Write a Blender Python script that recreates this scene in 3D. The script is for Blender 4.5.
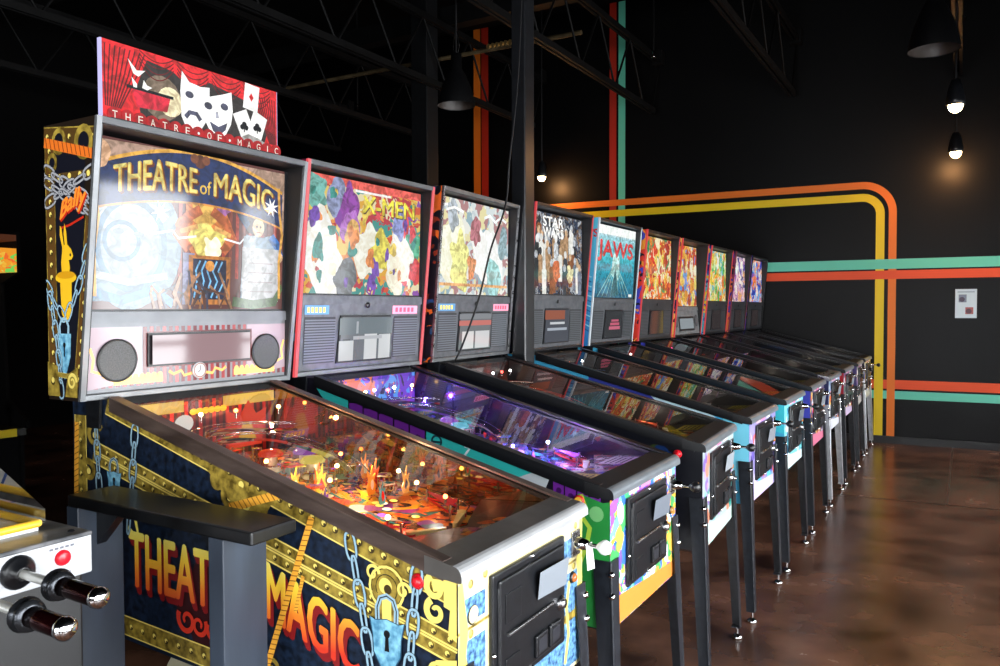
import bpy, bmesh, math, random
from mathutils import Vector, Matrix
sc = bpy.context.scene
for o in list(bpy.data.objects): bpy.data.objects.remove(o)
COL = sc.collection
PI = math.pi

# ------------------------------------------------------------------ camera
cd = bpy.data.cameras.new('camera'); cam = bpy.data.objects.new('camera', cd); COL.objects.link(cam)
CR, CU, CF = Vector((.860, .511, -.003)), Vector((-.012, .027, 1.0)), Vector((-.511, .859, -.030))
CF.normalize(); CR = (CR - CF*CR.dot(CF)).normalized(); CU = CR.cross(CF)
M = Matrix((CR, CU, -CF)).transposed().to_4x4(); M.translation = Vector((.834, -1.239, 1.434))
cam.matrix_world = M
cd.sensor_width = 36; cd.lens = 778.9*36/1000; cd.clip_start = .05
sc.camera = cam

# ------------------------------------------------------------------ world, exposure, daylight
sc.view_settings.view_transform = 'Standard'; sc.view_settings.look = 'None'
sc.view_settings.gamma = 1; sc.view_settings.use_curve_mapping = False
sc.view_settings.exposure = 0.0
w = bpy.data.worlds.new('world'); sc.world = w; w.use_nodes = True
w.node_tree.nodes['Background'].inputs[0].default_value = (.75, .85, 1, 1)
w.node_tree.nodes['Background'].inputs[1].default_value = .008
sc.cycles.max_bounces = 8; sc.cycles.transparent_max_bounces = 12
sc.cycles.use_denoising = True
sc.cycles.sample_clamp_indirect = 4

def area(name, loc, look, sx, sy, power, color):
    l = bpy.data.lights.new(name, 'AREA'); l.shape = 'RECTANGLE'; l.size = sx; l.size_y = sy
    l.energy = power; l.color = color
    o = bpy.data.objects.new(name, l); COL.objects.link(o); o.location = loc
    o.rotation_euler = Vector(look).to_track_quat('-Z', 'Y').to_euler()
    return o
DAY = (.93, .97, 1.0)
# window openings: (low, high) along the wall
XR, YB = 2.7, -4.6
WIN_R = [(-3.9, -2.2), (-1.9, -.2), (.1, 1.8), (2.3, 3.25), (3.72, 4.25), (4.6, 5.4), (6.0, 6.45), (7.15, 7.85)]
WIN_B = [(-1.3, .3), (.7, 2.3)]
WZ = (.30, 2.14)
# daylight beyond the windows
for a, b, rad in ((-4.5, 2.05, 21), (2.05, 9.2, 18)):
    area('window_daylight', (XR+.4, (a+b)/2, 1.4), (-1, 0, 0), b-a, 2.9, (b-a)*2.9*PI*rad, DAY)
for a, b in WIN_B:
    area('window_daylight', ((a+b)/2, YB-.25, sum(WZ)/2), (0, 1, 0), b-a, WZ[1]-WZ[0], 150, DAY)

# ------------------------------------------------------------------ materials
def lin(c): c /= 255; return c/12.92 if c <= .04045 else ((c+.055)/1.055)**2.4
def L(rgb): return tuple(lin(x) for x in rgb)+(1,)
MC = {}
def bsdf(name):
    m = bpy.data.materials.new(name); m.use_nodes = True
    return m, m.node_tree, m.node_tree.nodes['Principled BSDF']
def col(rgb, rough=.45, metal=0, spec=.5):
    k = ('c', tuple(rgb), rough, metal, spec)
    if k not in MC:
        m, nt, b = bsdf('paint'); b.inputs['Base Color'].default_value = L(rgb)
        b.inputs['Roughness'].default_value = rough; b.inputs['Metallic'].default_value = metal
        b.inputs['Specular IOR Level'].default_value = spec
        MC[k] = m
    return MC[k]
def glow(rgb, s=1, rough=.08, base=.02):
    k = ('g', tuple(rgb), s, rough)
    if k not in MC:
        m, nt, b = bsdf('lit'); b.inputs['Base Color'].default_value = (base, base, base, 1)
        b.inputs['Emission Color'].default_value = L(rgb); b.inputs['Emission Strength'].default_value = s
        b.inputs['Roughness'].default_value = rough
        MC[k] = m
    return MC[k]
def N(nt, t, **kw):
    n = nt.nodes.new(t)
    for k, v in kw.items():
        if k in n.inputs: n.inputs[k].default_value = v
        else: setattr(n, k, v)
    return n
def art(key, cols, scale=10, emis=0, rough=.35, distort=.25, stretch=(1, 1, 1), spec=.5):
    """printed swirling collage of flat colours"""
    k = ('a', key)
    if k in MC: return MC[k]
    m, nt, b = bsdf('print_'+key); lk = nt.links.new
    tc = N(nt, 'ShaderNodeTexCoord'); mp = N(nt, 'ShaderNodeMapping'); mp.inputs['Scale'].default_value = stretch
    lk(tc.outputs['Object'], mp.inputs[0])
    no = N(nt, 'ShaderNodeTexNoise', Scale=scale*.55, Detail=3.0)
    lk(mp.outputs[0], no.inputs['Vector'])
    ma = N(nt, 'ShaderNodeVectorMath', operation='MULTIPLY_ADD'); ma.inputs[1].default_value = (distort,)*3
    lk(no.outputs['Color'], ma.inputs[0]); lk(mp.outputs[0], ma.inputs[2])
    vo = N(nt, 'ShaderNodeTexVoronoi', Scale=scale); lk(ma.outputs[0], vo.inputs['Vector'])
    sp = N(nt, 'ShaderNodeSeparateColor'); lk(vo.outputs['Color'], sp.inputs[0])
    cr = N(nt, 'ShaderNodeValToRGB'); cr.color_ramp.interpolation = 'CONSTANT'
    e = cr.color_ramp.elements
    while len(e) < len(cols): e.new(.5)
    for i, c in enumerate(cols): e[i].position = i/len(cols); e[i].color = L(c)
    lk(sp.outputs[0], cr.inputs[0])
    # finer second layer of the same colours
    v2 = N(nt, 'ShaderNodeTexVoronoi', Scale=scale*3.1); lk(ma.outputs[0], v2.inputs['Vector'])
    s2 = N(nt, 'ShaderNodeSeparateColor'); lk(v2.outputs['Color'], s2.inputs[0])
    c2 = N(nt, 'ShaderNodeValToRGB'); c2.color_ramp.interpolation = 'CONSTANT'
    e = c2.color_ramp.elements
    while len(e) < len(cols): e.new(.5)
    for i, c in enumerate(cols): e[i].position = i/len(cols); e[i].color = L(c)
    lk(s2.outputs[1], c2.inputs[0])
    gt = N(nt, 'ShaderNodeMath', operation='GREATER_THAN'); gt.inputs[1].default_value = .6; lk(s2.outputs[2], gt.inputs[0])
    mx = N(nt, 'ShaderNodeMix', data_type='RGBA'); lk(gt.outputs[0], mx.inputs[0]); lk(cr.outputs[0], mx.inputs[6]); lk(c2.outputs[0], mx.inputs[7])
    b.inputs['Roughness'].default_value = rough; b.inputs['Specular IOR Level'].default_value = spec
    if emis:
        b.inputs['Base Color'].default_value = (.02, .02, .02, 1)
        lk(mx.outputs[2], b.inputs['Emission Color']); b.inputs['Emission Strength'].default_value = emis
    else: lk(mx.outputs[2], b.inputs['Base Color'])
    MC[k] = m; return m
def mottled(key, a, c, scale=8, rough=.4, metal=0, spec=.5, rvar=0, bump=0, stretch=(1, 1, 1), contrast=(.35, .65)):
    k = ('m', key)
    if k in MC: return MC[k]
    m, nt, b = bsdf(key); lk = nt.links.new
    tc = N(nt, 'ShaderNodeTexCoord'); mp = N(nt, 'ShaderNodeMapping'); mp.inputs['Scale'].default_value = stretch
    lk(tc.outputs['Object'], mp.inputs[0])
    no = N(nt, 'ShaderNodeTexNoise', Scale=scale, Detail=6.0); lk(mp.outputs[0], no.inputs['Vector'])
    cr = N(nt, 'ShaderNodeValToRGB'); e = cr.color_ramp.elements
    e[0].position, e[1].position = contrast; e[0].color = L(a); e[1].color = L(c)
    lk(no.outputs['Fac'], cr.inputs[0]); lk(cr.outputs[0], b.inputs['Base Color'])
    b.inputs['Roughness'].default_value = rough; b.inputs['Metallic'].default_value = metal
    b.inputs['Specular IOR Level'].default_value = spec
    if rvar:
        mr = N(nt, 'ShaderNodeMapRange'); mr.inputs['To Min'].default_value = rough-rvar; mr.inputs['To Max'].default_value = rough+rvar
        lk(no.outputs['Fac'], mr.inputs[0]); lk(mr.outputs[0], b.inputs['Roughness'])
    if bump:
        bp = N(nt, 'ShaderNodeBump'); bp.inputs['Strength'].default_value = bump; bp.inputs['Distance'].default_value = .01
        lk(no.outputs['Fac'], bp.inputs['Height']); lk(bp.outputs[0], b.inputs['Normal'])
    MC[k] = m; return m
def glass(key='glass', tint=(1, 1, 1), boost=1.6, rough=0.0, base=0.0):
    k = ('gl', key)
    if k in MC: return MC[k]
    m = bpy.data.materials.new(key); m.use_nodes = True; nt = m.node_tree; nt.nodes.clear(); lk = nt.links.new
    out = N(nt, 'ShaderNodeOutputMaterial'); mx = N(nt, 'ShaderNodeMixShader')
    tr = N(nt, 'ShaderNodeBsdfTransparent'); tr.inputs[0].default_value = tint+(1,)
    g = N(nt, 'ShaderNodeBsdfGlossy'); g.inputs['Roughness'].default_value = rough
    fr = N(nt, 'ShaderNodeLayerWeight'); fr.inputs[0].default_value = .32
    mu = N(nt, 'ShaderNodeMath', operation='MULTIPLY_ADD'); mu.use_clamp = True
    mu.inputs[1].default_value = boost; mu.inputs[2].default_value = base
    lk(fr.outputs['Fresnel'], mu.inputs[0]); lk(mu.outputs[0], mx.inputs[0])
    lk(tr.outputs[0], mx.inputs[1]); lk(g.outputs[0], mx.inputs[2]); lk(mx.outputs[0], out.inputs[0])
    MC[k] = m; return m
def gradz(key, stops, z0, z1, rough=.4):
    """print whose ink runs from one colour to another up the panel"""
    k = ('z', key)
    if k in MC: return MC[k]
    m, nt, b = bsdf(key); lk = nt.links.new
    tc = N(nt, 'ShaderNodeTexCoord'); s = N(nt, 'ShaderNodeSeparateXYZ'); lk(tc.outputs['Object'], s.inputs[0])
    mr = N(nt, 'ShaderNodeMapRange'); mr.inputs[1].default_value = z0; mr.inputs[2].default_value = z1; lk(s.outputs[2], mr.inputs[0])
    cr = N(nt, 'ShaderNodeValToRGB'); e = cr.color_ramp.elements
    while len(e) < len(stops): e.new(.5)
    for i, (p, c) in enumerate(stops): e[i].position = p; e[i].color = L(c)
    lk(mr.outputs[0], cr.inputs[0]); lk(cr.outputs[0], b.inputs['Base Color']); b.inputs['Roughness'].default_value = rough
    MC[k] = m; return m

LIP = mottled('steel_lip_highlight', (112, 118, 124), (132, 138, 144), 6, .34, .5)  # paler than the lockbar top: daylight on the front edge painted in
STEEL = mottled('brushed_steel', (150, 150, 152), (195, 195, 198), 30, .28, 1, rvar=.06, stretch=(1, .1, 1))
CHROME = col((225, 225, 228), .1, 1)
BLACKM = col((16, 17, 20), .32); BLACKP = col((14, 14, 16), .45); RUBBER = col((20, 20, 20), .7)
LEGM = mottled('black_leg_paint', (24, 27, 32), (34, 38, 45), 40, .33)
BLACKS = mottled('black_powder_coat', (13, 14, 17), (22, 24, 28), 60, .3)
WHITE = col((235, 235, 235), .35); RED = col((215, 20, 35), .3)
GOLD = mottled('gold_ink', (92, 74, 24), (176, 150, 62), 45, .35)
GOLDL = col((238, 214, 110), .4); DARKG = col((60, 46, 16), .4)
CLEAR = glass('clear_plastic', boost=1.0, base=.04)
PANE = glass('playfield_glass', boost=.85)

# ------------------------------------------------------------------ mesh helpers
class MB:
    def __init__(s): s.v = []; s.f = []; s.m = []; s.s = []; s.mats = []
    def mi(s, m):
        if m not in s.mats: s.mats.append(m)
        return s.mats.index(m)
    def add(s, vs, fs, mat, smooth=False):
        o = len(s.v); s.v += [tuple(v) for v in vs]; i = s.mi(mat)
        for f in fs: s.f.append([a+o for a in f]); s.m.append(i); s.s.append(smooth)
    def box(s, a, b, mat, bev=0):
        x0, y0, z0 = (min(p, q) for p, q in zip(a, b)); x1, y1, z1 = (max(p, q) for p, q in zip(a, b))
        if bev:
            bm = bmesh.new(); bmesh.ops.create_cube(bm, size=1)
            for v in bm.verts: v.co = Vector(((x0+x1)/2+v.co.x*(x1-x0), (y0+y1)/2+v.co.y*(y1-y0), (z0+z1)/2+v.co.z*(z1-z0)))
            bmesh.ops.bevel(bm, geom=bm.edges[:], offset=bev, segments=2, affect='EDGES', profile=.5)
            s.bm(bm, mat); return
        s.hexa([(x0, y0, z0), (x1, y0, z0), (x1, y1, z0), (x0, y1, z0), (x0, y0, z1), (x1, y0, z1), (x1, y1, z1), (x0, y1, z1)], mat)
    def bm(s, bm, mat, smooth=False):
        bm.verts.index_update()
        s.add([v.co[:] for v in bm.verts], [[v.index for v in f.verts] for f in bm.faces], mat, smooth); bm.free()
    def hexa(s, p, mat):
        s.add(p, [(0, 3, 2, 1), (4, 5, 6, 7), (0, 1, 5, 4), (1, 2, 6, 5), (2, 3, 7, 6), (3, 0, 4, 7)], mat)
    def prism(s, poly, axis, a, b, mat, smooth=False, capmat=None, per=None):
        def P(u, v, t): return {'x': (t, u, v), 'y': (u, t, v), 'z': (u, v, t)}[axis]
        n = len(poly); A = [P(u, v, a) for u, v in poly]; B = [P(u, v, b) for u, v in poly]
        for i in range(n): s.add([A[i], A[(i+1) % n], B[(i+1) % n], B[i]], [(0, 1, 2, 3)], (per or {}).get(i, mat), False) if per else None
        if not per: s.add(A+B, [(i, (i+1) % n, n+(i+1) % n, n+i) for i in range(n)], mat, smooth)
        s.add(A+B, [list(range(n))[::-1], list(range(n, 2*n))], capmat or mat)
    def cyl(s, p, q, r0, r1=None, mat=None, n=16, caps=True):
        r1 = r0 if r1 is None else r1
        p, q = Vector(p), Vector(q); d = (q-p).normalized(); a = d.orthogonal().normalized(); b = d.cross(a)
        R = lambda c, r: [c+(a*math.cos(2*PI*i/n)+b*math.sin(2*PI*i/n))*r for i in range(n)]
        A, B = R(p, r0), R(q, r1)
        s.add(A+B, [(i, (i+1) % n, n+(i+1) % n, n+i) for i in range(n)], mat, True)
        if caps: s.add(A, [list(range(n))[::-1]], mat); s.add(B, [list(range(n))], mat)
    def lathe(s, base, axis, prof, mat, n=20):
        """prof: (r, h) along axis"""
        p = Vector(base); d = Vector(axis).normalized(); a = d.orthogonal().normalized(); b = d.cross(a)
        vs = []; fs = []
        for r, h in prof: vs += [p+d*h+(a*math.cos(2*PI*i/n)+b*math.sin(2*PI*i/n))*max(r, 1e-5) for i in range(n)]
        for k in range(len(prof)-1):
            for i in range(n): j = (i+1) % n; fs.append((k*n+i, k*n+j, k*n+n+j, k*n+n+i))
        s.add(vs, fs, mat, True)
    def ball(s, c, r, mat, sq=1, n=14):
        s.lathe(Vector(c)-Vector((0, 0, r*sq)), (0, 0, 1), [(r*math.sin(PI*i/8), r*sq*(1-math.cos(PI*i/8))) for i in range(9)], mat, n)
    def tube(s, pts, r, mat, n=8, caps=True):
        pts = [Vector(p) for p in pts]; vs = []; fs = []
        d0 = (pts[1]-pts[0]).normalized(); a = d0.orthogonal().normalized()
        for i, p in enumerate(pts):
            d = ((pts[min(i+1, len(pts)-1)]-pts[max(i-1, 0)])).normalized()
            a = (a-d*a.dot(d)).normalized(); b = d.cross(a); rr = r[i] if isinstance(r, (list, tuple)) else r
            vs += [p+(a*math.cos(2*PI*k/n)+b*math.sin(2*PI*k/n))*rr for k in range(n)]
        for i in range(len(pts)-1):
            for k in range(n): j = (k+1) % n; fs.append((i*n+k, i*n+j, i*n+n+j, i*n+n+k))
        s.add(vs, fs, mat, True)
        if caps: s.add(vs[:n], [list(range(n))[::-1]], mat); s.add(vs[-n:], [list(range(n))], mat)
    def build(s, name, parent=None, off=(0, 0, 0)):
        me = bpy.data.meshes.new(name); me.from_pydata(s.v, [], s.f)
        for m in s.mats: me.materials.append(m)
        me.polygons.foreach_set('material_index', s.m); me.polygons.foreach_set('use_smooth', s.s); me.update()
        o = bpy.data.objects.new(name, me); COL.objects.link(o); o.location = off
        if parent: o.parent = parent
        return o

TXT = {}
def glyphs(body, bold=0.0):
    k = (body, bold)
    if k not in TXT:
        c = bpy.data.curves.new('lettering', 'FONT'); c.body = body; c.size = 1; c.offset = bold; c.resolution_u = 3
        o = bpy.data.objects.new('lettering', c); COL.objects.link(o)
        dg = bpy.context.evaluated_depsgraph_get(); dg.update()
        me = bpy.data.meshes.new_from_object(o.evaluated_get(dg))
        vs = [(v.co.x, v.co.y) for v in me.vertices]; fs = [list(p.vertices) for p in me.polygons]
        bpy.data.objects.remove(o); bpy.data.curves.remove(c); bpy.data.meshes.remove(me)
        x0 = min(v[0] for v in vs); x1 = max(v[0] for v in vs); y0 = min(v[1] for v in vs); y1 = max(v[1] for v in vs)
        TXT[k] = ([((x-x0)/(x1-x0), (y-y0)/(y1-y0)) for x, y in vs], fs)
    return TXT[k]

class Pan:
    """flat print on a panel: o + u*U + v*V, ink lifted a hair along the normal"""
    def __init__(s, mb, o, u, v):
        s.mb, s.o, s.u, s.v = mb, Vector(o), Vector(u), Vector(v); s.n = s.u.cross(s.v).normalized(); s.h = .0004
    clip = None   # prints end at the edge of their panel
    def P(s, a, b):
        if s.clip: a, b = s.clip(a, b)
        return s.o+s.u*a+s.v*b+s.n*s.h
    def poly(s, pts, mat): s.h += 8e-6; s.mb.add([s.P(*p) for p in pts], [list(range(len(pts)))], mat)
    def rect(s, a, b, c, d, mat): s.poly([(a, b), (c, b), (c, d), (a, d)], mat)
    def circ(s, c, r, mat, n=16, sy=1): s.poly([(c[0]+r*math.cos(2*PI*i/n), c[1]+r*sy*math.sin(2*PI*i/n)) for i in range(n)], mat)
    def blob(s, c, r, mat, rng, n=11, sy=1, j=.35):
        k = [1+rng.uniform(-j, j) for i in range(n)]; pts = []
        for i in range(n):
            for q in range(3):
                t = q/3; w_ = (1-math.cos(PI*t))/2; rr = r*(k[i]*(1-w_)+k[(i+1) % n]*w_); an = 2*PI*(i+t)/n
                pts.append((c[0]+rr*math.cos(an), c[1]+rr*sy*math.sin(an)))
        s.poly(pts, mat)
    def stroke(s, pts, w, mat, closed=False):
        s.h += 8e-6; n = len(pts); A = []; B = []
        for i in range(n):
            p0 = pts[(i-1) % n] if closed or i else pts[0]; p1 = pts[(i+1) % n] if closed or i < n-1 else pts[-1]
            dx, dy = p1[0]-p0[0], p1[1]-p0[1]; l = math.hypot(dx, dy) or 1; nx, ny = -dy/l, dx/l
            ww = w[i] if isinstance(w, (list, tuple)) else w
            A.append((pts[i][0]+nx*ww/2, pts[i][1]+ny*ww/2)); B.append((pts[i][0]-nx*ww/2, pts[i][1]-ny*ww/2))
        vs = [s.P(*p) for p in A+B]; k = n if closed else n-1
        s.mb.add(vs, [(n+i, n+(i+1) % n, (i+1) % n, i) for i in range(k)], mat)
    def ring(s, c, r, w, mat, n=20, sy=1): s.stroke([(c[0]+r*math.cos(2*PI*i/n), c[1]+r*sy*math.sin(2*PI*i/n)) for i in range(n)], w, mat, True)
    def text(s, body, a, b, c, d, mat, bold=0.0, warp=None):
        vs, fs = glyphs(body)
        if warp is None: warp = lambda x, y: (a+(c-a)*x, b+(d-b)*y)
        p0, p1 = warp(0, 0), warp(0, 1); e = bold*.55*math.hypot(p1[0]-p0[0], p1[1]-p0[1])
        for dx, dy in (((0, 0),) if not bold else ((0, 0), (e, 0), (-e, 0), (0, e*.7), (0, -e*.7))): # heavier ink
            s.h += 8e-6; s.mb.add([s.P(q[0]+dx, q[1]+dy) for q in (warp(x, y) for x, y in vs)], fs, mat)
    def chain(s, p, q, link, w, mat, dark, bow=0):
        dx, dy = q[0]-p[0], q[1]-p[1]; l = math.hypot(dx, dy); n = max(1, round(l/(link*.78))); ux, uy = dx/l, dy/l
        for i in range(n):
            t = (i+.5)/n; k = bow*4*t*(1-t); cx, cy = p[0]+dx*t-uy*k, p[1]+dy*t+ux*k
            ww = w if i % 2 == 0 else w*.45; hl = link/2; pts = []
            for a in range(14):
                an = 2*PI*a/14; e = ww/2*math.copysign(abs(math.cos(an))**.7, math.cos(an)); g = hl*math.copysign(abs(math.sin(an))**.8, math.sin(an))
                pts.append((cx-uy*e+ux*g, cy+ux*e+uy*g))
            s.stroke(pts, w*.30, dark, True); s.stroke(pts, w*.2, mat, True)
    def rope(s, p, q, w, mat, dark):
        s.stroke([p, q], w, mat); dx, dy = q[0]-p[0], q[1]-p[1]; l = math.hypot(dx, dy); n = int(l/(w*.75)); ux, uy = dx/l, dy/l
        for i in range(n):
            t = (i+.5)/n; cx, cy = p[0]+dx*t, p[1]+dy*t
            s.stroke([(cx-uy*w*.5-ux*w*.25, cy+ux*w*.5-uy*w*.25), (cx+uy*w*.5+ux*w*.25, cy-ux*w*.5+uy*w*.25)], w*.14, dark)
    def band(s, p, q, w, mat, edge, riv=0, r=.008, rows=1):
        s.stroke([p, q], w, mat); dx, dy = q[0]-p[0], q[1]-p[1]; l = math.hypot(dx, dy); ux, uy = dx/l, dy/l
        for e in ((-.5, .5) if rows == 1 else (-.5, -.05, .05, .5)):
            s.stroke([(p[0]-uy*w*e, p[1]+ux*w*e), (q[0]-uy*w*e, q[1]+ux*w*e)], w*.07, edge)
        for k in range(rows):
            o = 0 if rows == 1 else (-.26, .26)[k]
            for i in range(riv):
                t = (i+.5)/riv; c = (p[0]+dx*t-uy*w*o, p[1]+dy*t+ux*w*o)
                s.circ(c, r, DARKG, 10); s.circ((c[0]-r*.1, c[1]+r*.15), r*.75, GOLDL, 10); s.circ((c[0]+r*.2, c[1]-r*.25), r*.42, DARKG, 8)
    def scroll(s, c, r, w, mat, turns=1.4, flip=1, a0=0):
        n = 26; s.stroke([(c[0]+flip*r*(1-.75*i/n)*math.cos(a0+turns*2*PI*i/n), c[1]+r*(1-.75*i/n)*math.sin(a0+turns*2*PI*i/n)) for i in range(n+1)], [w*(1-.5*i/n) for i in range(n+1)], mat)

def empty(name, loc, rz=0):
    o = bpy.data.objects.new(name, None); COL.objects.link(o); o.location = loc; o.rotation_euler = (0, 0, rz); o.empty_display_size = .1
    return o
def tag(o, label, cat, group=None):
    o['label'] = label; o['category'] = cat
    if group: o['group'] = group
    return o
def struct(o): o['kind'] = 'structure'; return o

# ------------------------------------------------------------------ the room
FLOOR = mottled('stained_concrete', (40, 26, 20), (128, 88, 68), 2.6, .25, rvar=.07, bump=.03, contrast=(.30, .78))
WALLP = mottled('black_wall_paint', (2, 2, 3), (4, 4, 5), 3, .44, spec=.19, bump=.02)
DARK = col((4, 4, 5), .8, spec=.1)
b = MB(); b.box((-9.2, YB-.2, -.2), (XR+.2, 8.4, 0), FLOOR)
fl = Pan(b, (0, 0, 0), (1, 0, 0), (0, 1, 0)); JN = col((30, 20, 16), .4)
fl.stroke([(-9, 4.62), (2.7, 5.40)], .018, JN); fl.stroke([(.748, 5.27), (.757, 8.0)], .012, col((84, 66, 56), .35)); fl.stroke([(-3, YB), (-3, 8)], .012, JN)
struct(b.build('floor'))
KW = .052
b = MB(); n = Vector((KW, -1, 0)).normalized()
def wy(x): return 7.96+KW*x
b.hexa([(-9.2, wy(-9.2), 0), (XR, wy(XR), 0), (XR, wy(XR)+.2, 0), (-9.2, wy(-9.2)+.2, 0), (-9.2, wy(-9.2), 5.2), (XR, wy(XR), 5.2), (XR, wy(XR)+.2, 5.2), (-9.2, wy(-9.2)+.2, 5.2)], WALLP)
wp = Pan(b, (0, 7.96, 0), (1, KW, 0), (0, 0, 1))
SO, SY, ST, SR, SD = col((236, 120, 28), .5), col((240, 206, 14), .5), col((104, 208, 180), .5), col((232, 78, 24), .5), col((178, 40, 20), .5)
wp.rect(-2.96, 0.2, -2.872, 5.2, SD); wp.rect(-2.845, 0.2, -2.758, 5.2, ST)
wp.rect(-4.89, 0.2, -4.785, 5.2, SO); wp.rect(-4.77, 0.2, -4.665, 5.2, SD)
def bend(x1, z1, r, x0, zb, wd):
    c = (x1-r, z1-r); pts = [(x0, z1)]+[(c[0]+r*math.sin(PI/2*i/14), c[1]+r*math.cos(PI/2*i/14)) for i in range(15)]+[(x1, zb)]
    return pts
wp.stroke(bend(.181, 2.75, .30, -5.2, .078, .08), .076, SO); wp.stroke(bend(.063, 2.62, .18, -5.2, .078, .08), .083, SY)
wp.rect(-2.2, 1.852, XR, 1.956, ST); wp.rect(-2.2, 1.745, XR, 1.836, SR)
wp.rect(-2.2, .58, XR, .677, SR); wp.rect(-2.2, .475, XR, .56, ST)
wp.rect(.02, .078, .106, 1.74, SY); wp.rect(.143, .078, .219, 1.74, SO)
wp.rect(.02, 1.852, .106, 1.956, ST); wp.rect(.143, 1.852, .219, 1.956, ST)
wp.rect(.02, 1.745, .106, 1.836, SR); wp.rect(.143, 1.745, .219, 1.836, SR)
struct(b.build('wall_far'))
b = MB()
for i, (x0, x1) in enumerate([(-9.0, XR-.01)]):
    p0, p1 = Vector((x0, wy(x0), 0))-Vector((0, .001, 0)), Vector((x1, wy(x1), 0))-Vector((0, .001, 0))
    b.hexa([p0-Vector((0, .014, 0)), p1-Vector((0, .014, 0)), p1, p0]+[q+Vector((0, 0, .075)) for q in (p0-Vector((0, .014, 0)), p1-Vector((0, .014, 0)), p1, p0)], BLACKP)
struct(b.build('baseboard_far'))
b = MB(); b.box((-9.2, YB-.2, 5.2), (XR+.2, 8.4, 5.4), DARK); struct(b.build('ceiling'))
b = MB(); b.box((-9.2, YB, 0), (-9, 7.49, 5.2), DARK); struct(b.build('wall_left'))
def pierced(name, wins, place):
    b = MB(); e = place['e']
    def bx(a, c, z0, z1): b.box(*place['box'](a, c, z0, z1), DARK)
    bx(e[0], e[1], 0, WZ[0]); bx(e[0], e[1], WZ[1], 5.2); x = e[0]
    for p, q in wins: bx(x, p, WZ[0], WZ[1]); x = q
    bx(x, e[1], WZ[0], WZ[1]); struct(b.build(name))
pierced('wall_right', WIN_R, dict(e=(YB, 8.09), box=lambda a, c, z0, z1: ((XR, a, z0), (XR+.12, c, z1))))
pierced('wall_back', WIN_B, dict(e=(-9, XR), box=lambda a, c, z0, z1: ((a, YB-.2, z0), (c, YB, z1))))
k = 0
for wins, fn in ((WIN_R, lambda a, z, d: (XR+.06+d, a, z)), (WIN_B, lambda a, z, d: (a, YB-.1-d, z))):
    for p, q in wins:
        k += 1; b = MB(); fr = BLACKP
        for a0, a1, z0, z1 in ((p, p+.05, *WZ), (q-.05, q, *WZ), (p+.05, q-.05, WZ[0], WZ[0]+.05), (p+.05, q-.05, WZ[1]-.05, WZ[1]), (p+.05, q-.05, .95, .99)):
            b.box(fn(a0, z0, -.03), fn(a1, z1, .03), fr)
        o = struct(b.build('window_%d' % k))
        g = MB(); g.add([fn(p+.05, WZ[0]+.05, 0), fn(q-.05, WZ[0]+.05, 0), fn(q-.05, WZ[1]-.05, 0), fn(p+.05, WZ[1]-.05, 0)], [(0, 1, 2, 3)], glass('window_glass', boost=.8)); g.build('pane', o)

# roof joists running towards the far wall
JST = mottled('joist_paint', (5, 5, 5), (11, 11, 12), 8, .6, spec=.15)
for jn, x in enumerate((-6.95, -5.4, -3.86, -2.32, -.78, .76)):
    b = MB(); y1 = wy(x)-.02; zt, zb = 4.35, 3.72
    for dx in (-.035, .012):
        b.box((x+dx, YB, zt), (x+dx+.025, y1, zt+.06), JST); b.box((x+dx, YB, zb), (x+dx+.025, y1-.25, zb+.06), JST)
    y = YB+.1; up = True
    while y < y1-.7:
        a, c = (zb+.03, zt+.03) if up else (zt+.03, zb+.03)
        b.tube([(x, y, a), (x, y+.42, c)], .012, JST, 6); y += .42; up = not up
    b.tube([(x, y1-.28, zb+.03), (x, y1-.02, zt)], .012, JST, 6)
    b.box((x-.06, y1-.12, zt-.02), (x+.06, y1, zt+.14), JST)
    struct(b.build('roof_joist'))
b = MB()
for y in (-2.2, .4, 3.0, 5.6):
    b.box((-9, y, 4.42), (XR, y+.14, 4.62), JST)
struct(b.build('roof_purlins'))

# steel columns
COLM = mottled('column_paint', (13, 14, 16), (19, 20, 23), 20, .3, spec=.6); COLD = mottled('far_column_paint', (9, 9, 11), (14, 15, 17), 20, .5, spec=.3)
def column(name, x, y, sx, sy, m):
    b = MB(); b.box((x-sx, y, 0), (x, y+sy, 5.2), m, .006)
    b.box((x-sx-.05, y-.005, 0), (x+.05, y+sy+.005, .012), m)
    o = b.build(name); o['kind'] = 'structure'; return o
column('steel_column', -1.06, 2.195, .08, .1, COLM)
column('steel_column', -3.92, 5.3, .2, .2, COLD)

# conduit, sprinklers, lamps, cable
b = MB(); PIPE = mottled('old_conduit', (70, 58, 40), (120, 104, 76), 6, .45, .6)
b.tube([(-8.9, 5.36, 4.05), (-5, 5.47, 4.05), (-2.3, 5.55, 4.05)], .022, PIPE, 10)
for i in range(9): b.tube([(-3.3+i*.05, 5.49, 4.075), (-3.29+i*.05, 5.53, 4.075)], .026, col((205, 170, 110), .3, .8), 8)
tag(b.build('conduit'), 'brass coloured pipe running across under the roof joists', 'pipe')
for p, lb in (((-5.455, 6.0, 3.86), 'small sprinkler head hanging above the red and orange wall stripes'), ((-1.93, 6.5, 4.03), 'small sprinkler head hanging between two joists near the column top')):
    t = tag(empty('sprinkler_head', p), lb, 'sprinkler', 'ceiling sprinklers')
    b = MB(); b.cyl((0, 0, .05), (0, 0, 1.32), .012, None, JST, 8); b.build('pipe', t)
    b = MB(); b.lathe((0, 0, -.02), (0, 0, 1), [(.0, 0), (.022, .004), (.022, .008), (.006, .015), (.012, .04), (.014, .07), (0, .07)], CHROME, 12); b.build('nozzle', t)
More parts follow.
